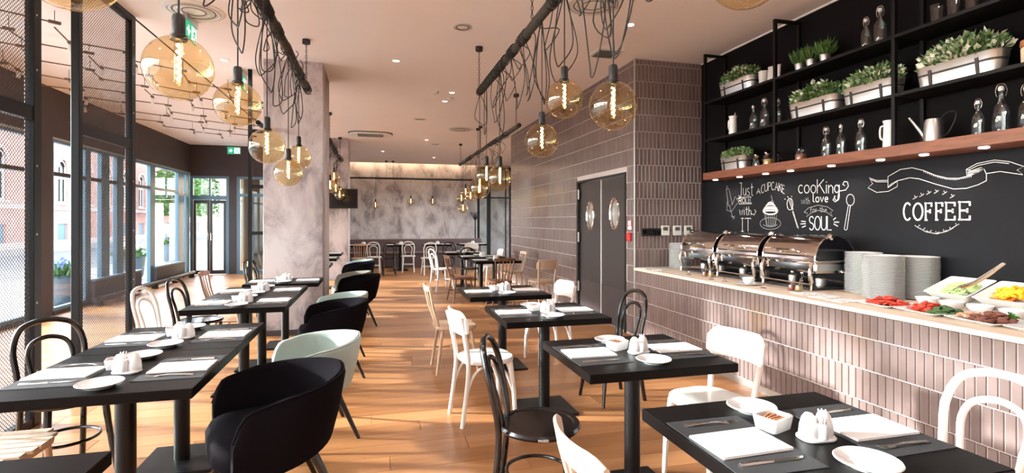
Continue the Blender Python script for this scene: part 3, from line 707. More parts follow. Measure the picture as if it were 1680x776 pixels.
def mk_tub(mat):
    def f():
        t = thing('tub_chair', '', 'armchair')
        # U shaped wrap: straight arms running into a half round back; (x, y, outward x, outward y, u) with u = 0 at the back, 1 at the arm fronts
        path = []; NA, NB = 9, 22; rx, ry, fy = .300, .290, .20
        for i in range(NA): path.append((-rx, fy - fy * i / NA, -1, 0, 1 - .45 * i / NA))
        for i in range(NB + 1):
            a = math.pi + math.pi * i / NB; path.append((rx * math.cos(a), ry * math.sin(a), math.cos(a), math.sin(a), .55 * abs(2 * i / NB - 1)))
        for i in range(1, NA + 1): path.append((rx, fy * i / NA, 1, 0, .55 + .45 * i / NA))
        rings = []
        for x, y, ox, oy, u in path:
            top = .690 - .095 * u ** 1.3; bot = .385 - .09 * min(1, u * 1.6)
            e = max(0, (u - .86) / .14); top -= .10 * e ** 2.2; bot += .03 * e ** 2
            def P(off, z):
                k = (z - .33) / .35; q = off + .04 * k
                return (x + ox * q, y + oy * q - .03 * k * (1 - u), z)
            rings.append([P(-.004, bot), P(.006, bot * .6 + top * .4), P(.003, top - .03), P(-.010, top - .006), P(-.024, top), P(-.038, top - .008), P(-.046, top - .03), P(-.052, bot * .6 + top * .4), P(-.055, bot)])
        sh = MB().loft(rings).build('shell', mat, t, smooth=50)
        MB().tube([r[3] for r in rings], .0045, 6).build('piping', mat, sh)
        o = [(x * (1 if y > 0 else 1), y) for x, y in rrect(.245, .245, .16, 8)]
        MB().loft([[(x * .88, y * .88 + .01, .30) for x, y in o], [(x, y + .01, .33) for x, y in o], [(x, y + .01, .42) for x, y in o], [(x * .93, y * .93 + .01, .455) for x, y in o], [(x * .6, y * .6 + .01, .468) for x, y in o]]).build('seat_cushion', mat, t, smooth=60)
        for sx in (-1, 1):
            MB().tube([(sx * .17, .17, .31), (sx * .225, .235, 0)], [.022, .012], 10).build('leg', 'chair_black', t); MB().tube([(sx * .17, -.16, .31), (sx * .235, -.29, 0)], [.022, .012], 10).build('leg', 'chair_black', t)
        return t
    return f
FX, FNX = R(-90), R(90)   # facing +X / facing -X
G = 'dining chairs'
def chair(kind, mat, x, y, rz, label, grp):
    mk = {'bent': mk_bentwood, 'panel': mk_panel_chair, 'spindle': mk_windsor, 'slat': mk_slat_back, 'slatseat': mk_slat_seat, 'tub': mk_tub}[kind](mat)
    return place((kind, mat), mk, (x, y, 0), rz, label, grp)
# left side of the left tables
chair('slatseat', 'chair_ash', -1.70, 2.93, FX, 'pale wooden chair with slatted seat at the bottom left edge', 'chairs left of the left tables')
chair('bent', 'chair_black', -1.75, 3.66, R(-134), 'black bentwood hoop chair by the mesh screen at the front left table', 'chairs left of the left tables')
chair('bent', 'chair_white', -1.78, 5.42, R(-98), 'cream bentwood hoop chair beside the mesh screen', 'chairs left of the left tables')
chair('bent', 'chair_black', -1.76, 6.16, R(-100), 'black bentwood hoop chair next to the cream bentwood chair by the windows', 'chairs left of the left tables')
chair('spindle', 'chair_brown', -1.80, 7.35, FX, 'brown spindle back chair left of the table against the column', 'chairs left of the left tables')
chair('bent', 'chair_black', -1.62, 8.75, R(-110), 'black bentwood chair left of the grey column', 'chairs left of the left tables')
chair('panel', 'chair_ash', -1.75, 9.5, R(-85), 'pale wooden panel back chair half hidden by the grey column', 'chairs left of the left tables')
# tub chairs along the aisle
TG = 'tub armchairs along the aisle'
for k, (m, x, y, rz, lb) in enumerate((
    ('fabric_black', -.53, 2.94, 112, 'black upholstered tub armchair nearest the camera'),
    ('fabric_mint', -.45, 3.93, 106, 'pale mint tub armchair just behind the nearest black one'),
    ('fabric_black', -.44, 5.42, 98, 'black tub armchair at the second left pair of tables'),
    ('fabric_mint', -.43, 6.22, 98, 'pale mint tub armchair before the grey column'),
    ('fabric_black', -.30, 7.95, 94, 'black tub armchair beside the grey column'),
    ('fabric_olive', -.41, 8.85, 96, 'olive grey tub armchair just past the grey column'),
    ('fabric_black', -.38, 10.45, 96, 'black tub armchair second from the far end of the row'),
    ('fabric_teal', -.38, 11.55, 96, 'grey teal tub armchair at the far end of the row'))):
    o = chair('tub', m, x, y, R(rz), lb, TG)
    if k == 0: o.scale = (1.07, 1.07, 1.05)
# right of the aisle
RG = 'chairs along the right tables'
place(('bent', 'mark'), mk_bentwood('chair_black', sticker=True), (.815, 2.58, 0), R(-112), 'black bentwood hoop chair nearest the camera on the aisle, by the second right table', RG)
chair('slat', 'chair_ash', .89, 1.62, R(-91), 'pale wooden slat back chair cut off at the bottom edge', RG)
chair('panel', 'chair_white', .82, 3.97, R(-82), 'white panel back chair on the aisle side of the third right table', RG)
chair('spindle', 'chair_wood', .78, 5.33, R(-88), 'light brown spindle back chair on the aisle side of the fourth right table', RG)
chair('panel', 'chair_white', 1.88, 2.68, R(102), 'white panel back chair between the buffet counter and the second right table', RG)
chair('bent', 'chair_white', 2.12, 1.50, R(96), 'white bentwood hoop chair at the right edge beside the buffet counter', RG)
chair('bent', 'chair_black', 1.92, 4.10, R(100), 'black bentwood hoop chair between the swing doors and the third right table', RG)
chair('panel', 'chair_white', 1.80, 5.42, R(100), 'white panel back chair on the wall side of the fourth right table', RG)
WG = 'chairs by the tiled wall'
chair('panel', 'chair_ash', 2.80, 8.75, R(12), 'pale wooden panel back chair with its back to the camera by the tiled wall', WG)
chair('spindle', 'chair_brown', 2.12, 8.98, R(4), 'brown spindle chair with its back to the camera at the near tiled wall table', WG)
chair('spindle', 'chair_brown', 1.55, 9.75, R(-80), 'brown spindle chair on the aisle side of the near tiled wall table', WG)
chair('bent', 'chair_black', 2.02, 11.35, R(185), 'black bentwood chair behind the middle table by the tiled wall', WG)
chair('bent', 'chair_white', 1.42, 11.4, R(-70), 'white bentwood chair at the aisle corner of the far tiled wall table', WG)
chair('spindle', 'chair_ash', 2.72, 10.5, R(95), 'pale spindle chair against the tiled wall', WG)
chair('panel', 'chair_white', 2.62, 11.95, R(95), 'white panel back chair against the end of the tiled wall', WG)
BG = 'chairs along the back tables'
for m, kd, x, y, rz, lb in (('chair_wood', 'spindle', -.42, 15.3, 8, 'light brown spindle chair at the left end of the back tables'),
    ('chair_white', 'bent', -.02, 15.55, -5, 'white bentwood chair second from the left at the back tables'),
    ('chair_black', 'bent', .38, 14.95, 3, 'black bentwood chair left of centre at the back tables'),
    ('chair_white', 'bent', .95, 15.75, -4, 'white bentwood chair in the centre of the back tables, set farther in'),
    ('chair_white', 'bent', 1.45, 14.85, 6, 'white bentwood chair right of centre at the back tables, nearest the camera'),
    ('chair_black', 'bent', 2.05, 15.0, -6, 'black bentwood chair right of the white pair at the back tables'),
    ('chair_white', 'panel', 2.75, 15.55, 2, 'white panel back chair at the right end of the back tables')):
    chair(kd, m, x, y, R(rz), lb, BG)
# bench along the back
t = thing('banquette', 'long dark brown upholstered banquette bench along the back tables', 'bench', (1.1, 17.35, 0))
MB().box(-2.4, 2.4, -.28, .28, 0, .42, .01).build('base', 'bench_brown', t); MB().box(-2.4, 2.4, .20, .34, .42, .90, .02).build('backrest', 'bench_brown', t)
for k in range(6): MB().box(-2.39 + k * .797, -2.39 + (k + 1) * .797 - .01, -.29, .19, .42, .50, .02).build('seat_cushion', 'bench_brown', t)
# ================================================================== TABLEWARE
def mk_plate(r=.09, h=.020):
    def f():
        t = MB().lathe([(0, .004), (r * .55, .004), (r * .58, 0), (r * .62, .004), (r * .8, h * .6), (r, h), (r - .003, h + .003), (r * .8, h * .75), (r * .62, .008), (0, .007)], 32, caps=False).build('side_plate', 'china')
        t['category'] = 'plate'; return t
    return f
def mk_napkin():
    t = MB().box(-.13, .13, -.088, .088, 0, .004, .001).box(-.129, .130, -.087, .086, .004, .008, .001).build('napkin', 'linen', smooth=0); t['category'] = 'napkin'; return t
def mk_mat():
    t = MB().box(-.145, .145, -.21, .21, 0, .002).build('placemat', 'placemat', smooth=0); t['category'] = 'placemat'; return t
def mk_fork():
    t = thing('fork', '', 'fork')
    def strip(pts): # (x, halfwidth, z)
        return [[(x, -w, z), (x, w, z), (x, w * .9, z + .0022), (x, -w * .9, z + .0022)] for x, w, z in pts]
    MB().loft(strip([(-.10, .009, .001), (-.06, .008, .005), (0, .0035, .008), (.035, .004, .005), (.05, .011, .002), (.065, .012, .001)])).build('handle', 'cutlery', t, smooth=60)
    for k in range(4):
        y = -.0095 + k * .0063
        MB().loft([[(.062, y - .0018, .001), (.062, y + .0018, .001), (.062, y + .0018, .003), (.062, y - .0018, .003)], [(.085, y - .0016, .001), (.085, y + .0016, .001), (.085, y + .0016, .003), (.085, y - .0016, .003)], [(.105, y - .0008, .006), (.105, y + .0008, .006), (.105, y + .0008, .0075), (.105, y - .0008, .0075)]]).build('tine', 'cutlery', t, smooth=60)
    return t
def mk_knife():
    t = thing('knife', '', 'knife')
    MB().loft([[(x, -w, 0.0005), (x, w, 0.0005), (x, w * .8, z), (x, -w * .8, z)] for x, w, z in ((-.11, .008, .006), (-.05, .0075, .007), (0, .006, .005))]).build('handle', 'cutlery', t, smooth=60)
    MB().loft([[(x, -w, .001), (x, v, .001), (x, v, .0025), (x, -w, .0025)] for x, w, v in ((0, .007, .006), (.02, .009, .008), (.08, .009, .009), (.105, .002, .009), (.112, -.006, .009))]).build('blade', 'cutlery', t, smooth=0)
    return t
def mk_cruet():
    t = thing('cruet_set', '', 'cruet set')
    MB().prism([(x * 1.0, y) for x, y in rrect(.062, .042, .035, 6)], 0, .012, .004).build('tray', 'china', t)
    for sx in (-1, 1):
        MB().lathe([(.0, .010), (.029, .010), (.031, .022), (.028, .05), (.021, .075), (.012, .088), (0, .091)], 18, (sx * .031, sx * .004, 0), caps=False).build('shaker', 'china', t, smooth=60)
    MB().lathe([(.0, .012), (.018, .012), (.018, .062), (.0165, .062), (.0165, .016), (0, .016)], 14, (0, -.027, 0), caps=False).build('pick_holder', 'china', t, smooth=60)
    for k in range(6): MB().tube([(.004 * math.cos(k), -.027 + .004 * math.sin(k), .03), (.013 * math.cos(k), -.027 + .012 * math.sin(k), .105)], .0022, 5).build('sugar_stick', 'linen', t)
    return t
def mk_sugar():
    t = thing('sugar_bowl', '', 'bowl')
    o, i = rrect(.058, .045, .012, 3), rrect(.052, .039, .010, 3)
    def rg(sc, z, s=o): return [(x * sc, y * sc, z) for x, y in s]
    MB().loft([rg(.86, 0), rg(1, .045), rg(1.0, .048, i), rg(.88, .008, i)]).build('dish', 'china', t)
    MB().prism(rrect(.046, .034, .01, 3), .018, .034).build('sugar_heap', 'sugar', t)
    for k in range(4): MB().box(-.035, .02, -.003, .003, .030, .042).xf(Matrix.Translation((.008, -.024 + k * .016, 0)) @ Matrix.Rotation(R(8 * (k - 1.5)), 4, 'Z')).build('sugar_sachet', 'sugar', t, smooth=0)
    return t
NM = {'plate': ('plate', mk_plate()), 'napkin': ('napkin', mk_napkin), 'mat': ('mat', mk_mat), 'fork': ('fork', mk_fork), 'knife': ('knife', mk_knife), 'cruet': ('cruet', mk_cruet), 'sugar': ('sugar', mk_sugar)}
def put(k, x, y, z, rz, label, grp): return place(NM[k][0], NM[k][1], (x, y, z), rz, label, grp)
def jit(a): return (random.random() - .5) * 2 * a
def setting(key, full=True):
    x, y, d, hx, hy = TABLES[key]; z = TZ; e = hy - .125
    left = 'window side' if key[0] == 'L' else 'aisle side'
    right = 'aisle side' if key[0] == 'L' else 'counter side'
    if key[0] == 'B': left, right = 'left', 'right'
    zm = z
    for sd, nm, rz in ((-1, left, 0), (1, right, math.pi)):
        cx = x + sd * (hx - .155)
        if full: put('mat', cx, y + jit(.006), z, R(jit(1.5)), 'dark grey woven placemat on the %s of the %s' % (nm, d), 'woven placemats')
        zz = z + (.002 if full else 0)
        put('napkin', cx + sd * .005, y + jit(.012), zz, R(jit(3)), 'folded white napkin on the %s of the %s' % (nm, d), 'folded white napkins')
        if full:
            put('fork', cx - sd * .005, y - sd * .155, zz, rz + R(jit(4)), 'steel fork on the %s of the %s' % (nm, d), 'table forks')
            put('knife', cx - sd * .005, y + sd * .145, zz, rz + R(jit(3)), 'steel table knife on the %s of the %s' % (nm, d), 'table knives')
    put('plate', x - .02 + jit(.015), y + e, z, 0, 'white side plate toward the far edge of the %s' % d, 'white side plates')
    put('plate', x - .005 + jit(.015), y - e, z, 0, 'white side plate toward the near edge of the %s' % d, 'white side plates')
    put('cruet', x + .02, y - .035, z, R(jit(12)), 'white porcelain cruet set in the middle of the %s' % d, 'porcelain cruet sets')
    if full: put('sugar', x - .055, y + .075, z, R(20 + jit(10)), 'small square white sugar dish in the middle of the %s' % d, 'white sugar dishes')
for k in ('L1a', 'L1b', 'L2a', 'L2b', 'L3', 'R1', 'R2', 'R3', 'R4'): setting(k)
for k in ('L4', 'L5', 'L6', 'R5a', 'R5b', 'R6', 'B0', 'B1', 'B2', 'B3'): setting(k, False)
# ================================================================== PENDANT LAMPS ON POLES
GR = .128
def mk_globe():
    t = thing('pendant_lamp', '', 'pendant lamp')   # origin at the globe centre
    prof = [(.030, .1235)] + [(GR * math.sin(R(a)), GR * math.cos(R(a))) for a in range(18, 180, 9)] + [(.006, -GR)]
    MB().lathe(prof, 36, caps=False).build('glass_globe', 'amber_glass', t, smooth=90)
    MB().lathe([(.0, .112), (.031, .112), (.033, .120), (.031, .132), (.024, .136), (.024, .205), (.020, .216), (.006, .222), (0, .222)], 18, caps=False).build('socket', 'black_plastic', t, smooth=40)
    MB().lathe([(.0, .112), (.014, .110), (.017, .09), (.017, -.05), (.012, -.062), (0, -.066)], 14, caps=False).build('tube_bulb', 'clear_glass', t, smooth=60)
    MB().tube([(.008 * math.cos(k * 1.3), .007 * math.sin(k * 1.3), .10 - k * .0056) for k in range(28)], .0042, 6).build('filament', 'filament', t)
    return t
PG = 'amber globe pendants'
def cord_path(x, y, z0, z1, rr):
    """loose loops of spare flex by the pole, then the straight drop to the socket"""
    return [(0, 0, z0), (0, 0, z1)]
def loops(n, span, depth, seed, r=.0042, ax='y'):
    rr = random.Random(seed); ms = []
    for k in range(n):
        a = rr.uniform(-span, span); w = rr.uniform(.06, .26); dp = depth * (.16 + .84 * rr.random() ** 1.6); o1, o2 = rr.uniform(-.05, .05), rr.uniform(-.09, .09)
        tw = rr.uniform(-.06, .06)
        if rr.random() < .55:
            p = [(.02 + o1, a - w * .2, .03), (.05 + o1, a - w * .5, -.10 * dp), (o2 + .03, a - w, -.55 * dp), (o2, a - w * .6, -.92 * dp), (o2 - .01, a + tw * .4, -dp), (o2 + .02, a + w * .7, -.85 * dp), (o2, a + w, -.45 * dp), (-.03, a + w * .5, -.06), (-.03, a + w * .4, .03)]
        else:
            p = [(.04, a, .02), (.06 + o1, a + w * .6, -.25 * dp), (o2, a + w, -.75 * dp), (o2 + tw, a + w * .3, -dp), (o2 - tw, a - w * .4, -.6 * dp), (o1, a + w * .8, -.35 * dp), (-.03, a + w, -.04), (0, a + w * .9, .04)]
        ms.append(MB().tube(smoothpath(p, 5), r, 6))
    return ms
def pole(x, y0, y1, z, label, chains, seed, axis='y', nl=10, depth=.55, r=.038, wraps=8):
    t = thing('lamp_pole', label, 'hanging pole', (x, (y0 + y1) / 2, z) if axis == 'y' else ((y0 + y1) / 2, x, z), 0 if axis == 'y' else R(-90), 'black poles carrying the pendants')
    h = (y1 - y0) / 2; rr = random.Random(seed)
    MB().tube([(rr.uniform(-.006, .006) if 0 < i < 12 else 0, -h + 2 * h * i / 12, rr.uniform(-.006, .006) if 0 < i < 12 else 0) for i in range(13)], [r * rr.uniform(.9, 1.08) for i in range(13)], 12).build('pole', 'pole_bark', t)
    for c in chains:
        yy = c - (y0 + y1) / 2; L = CEIL - z
        MB().lathe([(.045, L - .05), (.045, L)], 16, (0, yy, 0)).build('ceiling_rose', 'black_plastic', t, smooth=30)
        m = MB(); n = int((L - .05 - r) / .032)
        for i in range(n):
            zz = r + .016 + i * (L - .05 - r) / n
            m.tube([((.009 * math.cos(q) if i % 2 else 0), yy + (0 if i % 2 else .009 * math.cos(q)), zz + .019 * math.sin(q)) for q in [2 * math.pi * j / 8 for j in range(8)]], .003, 4, closed=True)
        m.build('chain', 'steel_black', t)
    for k in range(wraps):
        yy = rr.uniform(-h * .97, h * .97); n = rr.randint(2, 4)
        MB().tube([((r + .006) * math.cos(q * .5), yy + q * .004 * (1 + rr.random() * .3), (r + .006) * math.sin(q * .5)) for q in range(int(n * 12.6))], .0045, 5).build('cord_wrap', 'cord_black', t)
    for m in loops(nl, h * .93, depth, seed + 5): m.build('cord_loop', 'cord_black', t)
    return t
ZP = 3.05
def pendant(x, y, z, label, zp=ZP, slack=0, seed=1):
    t = place('globe', mk_globe, (x, y, z), R(seed * 37 % 360), label, PG)
    top = zp - z - .040
    MB().tube([(0, 0, .215), (0, 0, top)], .0042, 6).build('cord', 'cord_black', t)
    rr = random.Random(seed)
    for k in range(slack):
        w = rr.uniform(.08, .16); dp = rr.uniform(.35, .62); s = rr.choice((-1, 1)); b = rr.uniform(-.05, .05)
        MB().tube(smoothpath([(0, 0, top), (s * .03, b, top - .15 * dp), (s * w * .7, b, top - .7 * dp), (s * w * .5, b, top - dp), (s * .02, b * .5, top - dp * .98), (-s * w * .6, 0, top - .7 * dp), (-s * .03, 0, top - .2 * dp), (0, 0, top)], 6), .0042, 6).build('slack_cord', 'cord_black', t)
    return t
pole(-.77, 1.0, 6.6, ZP, 'dark cord-wrapped pole over the left tables near the camera', (2.4, 6.52), 11, nl=18, depth=.75, wraps=26)
pole(1.22, .8, 6.28, ZP, 'dark cord-wrapped pole over the right tables near the camera', (2.0, 3.62, 4.05, 6.27), 23, nl=19, depth=.75, wraps=26)
pole(2.27, 8.25, 14.45, ZP, 'dark cord-wrapped pole along the tiled wall', (8.45, 11.5, 11.8, 14.3), 31, nl=14, depth=.45, wraps=12)
pole(-.85, 10.6, 14.6 - .55, ZP, 'dark cord-wrapped pole behind the grey column', (10.8, 13.95), 41, nl=16, depth=.5, wraps=12)
pole(19.0, -.9, 3.5, 2.98, 'thin black pole across the back of the room', (.39, .62), 51, axis='x', nl=0, wraps=0, r=.032)
for i, (y, z, lb, s) in enumerate(((1.617, 2.18, 'amber globe pendant cut off at the top left edge', 1), (2.409, 2.118, 'amber globe pendant large at upper left, in front of the ceiling sign', 2), (3.361, 2.175, 'amber globe pendant second largest on the left', 2), (4.218, 2.048, 'amber globe pendant just left of the grey column', 2), (5.208, 1.943, 'lowest amber globe pendant in front of the grey column', 2), (5.889, 2.162, 'amber globe pendant behind the lowest one by the grey column', 2))):
    pendant(-.77, y, z, lb, slack=s, seed=60 + i)
for i, (y, z, lb, s) in enumerate(((1.529, 2.35, 'amber globe pendant cut off at the top right edge', 1), (2.564, 2.106, 'large amber globe pendant at the tiled corner, rightmost in full view', 2), (3.305, 2.307, 'amber globe pendant second from the tiled corner, hung higher', 2), (3.795, 2.103, 'amber globe pendant left of the swing doors, lower of the near three', 2), (5.179, 1.93, 'amber globe pendant overlapping its neighbour before the glass screen, nearest', 1), (5.839, 2.01, 'amber globe pendant overlapping its neighbour before the glass screen, second', 1), (6.233, 1.896, 'amber globe pendant lowest before the glass screen', 1))):
    pendant(1.22, y, z, lb, slack=s, seed=80 + i)
for i, (y, z, lb) in enumerate(((14.173, 2.095, 'small far globe pendant left in the cluster by the back wall'), (13.479, 2.224, 'small far globe pendant highest in the cluster by the back wall'), (12.762, 2.098, 'small far globe pendant right in the cluster by the back wall'), (13.9, 1.82, 'small far globe pendant lowest in the cluster by the back wall'), (11.741, 2.19, 'far globe pendant nearest on the pole along the tiled wall'))):
    pendant(2.27, y, z, lb, seed=100 + i)
for i, (y, z, lb) in enumerate(((11.937, 2.431, 'far globe pendant highest in the cluster beside the television'), (10.9, 2.177, 'far globe pendant nearest in the cluster beside the television'), (12.487, 2.214, 'far globe pendant middle of the cluster beside the television'), (13.756, 2.136, 'far globe pendant lowest, before the television'))):
    pendant(-.85, y, z, lb, seed=120 + i)
for i, (x, z, lb) in enumerate(((.021, 2.03, 'far globe pendant left on the back pole'), (1.234, 2.17, 'far globe pendant middle on the back pole'), (2.008, 2.177, 'far globe pendant right on the back pole'))):
    pendant(x, 19.0, z, lb, zp=2.98, seed=140 + i)
# wooden stick garlands under the ceiling by the windows
def garland(x0, y0, n, label, seed):
    rr = random.Random(seed); t = thing('stick_garland', label, 'ceiling garland', (x0, y0, 3.46), 0, 'wooden stick garlands by the windows')
    px, py = 0, 0; s = 1
    for k in range(n):
        L = .52; a = math.atan2(.92, .38) + s * R(33 + rr.uniform(-3, 3)); s = -s
        qx, qy = px + L * math.cos(a), py + L * math.sin(a); zz = rr.uniform(-.03, .03)
        MB().tube([(px, py, zz), (qx, qy, zz + rr.uniform(-.015, .015))], .008, 6).build('stick', 'stick_wood', t)
        MB().box(-.05, .05, -.016, .016, -.014, .014, .003).xf(Matrix.Translation((qx, qy, zz)) @ Matrix.Rotation(a, 4, 'Z')).build('clip', 'stick_wood', t, smooth=0)
        if k % 2: MB().tube([(qx, qy, zz + .02), (qx, qy, .14)], .003, 5).build('hanger', 'steel_black', t)
        else: MB().lathe([(.0, -.10), (.020, -.10), (.024, -.08), (.016, -.02), (0, -.02)], 10, (qx, qy, zz), caps=False).build('lamp_holder', 'white_plastic', t)
        px, py = qx, qy
garland(-3.75, 4.6, 13, 'wooden stick garland nearest the mesh screens', 1)
garland(-4.25, 4.9, 16, 'wooden stick garland second from the mesh screens', 2)
garland(-4.6, 5.6, 16, 'wooden stick garland third from the mesh screens', 3)
garland(-4.75, 7.0, 14, 'wooden stick garland fourth from the mesh screens', 4)
garland(-4.75, 8.6, 12, 'wooden stick garland fifth from the mesh screens', 5)
garland(-4.75, 10.2, 9, 'wooden stick garland nearest the entrance fascia', 6)
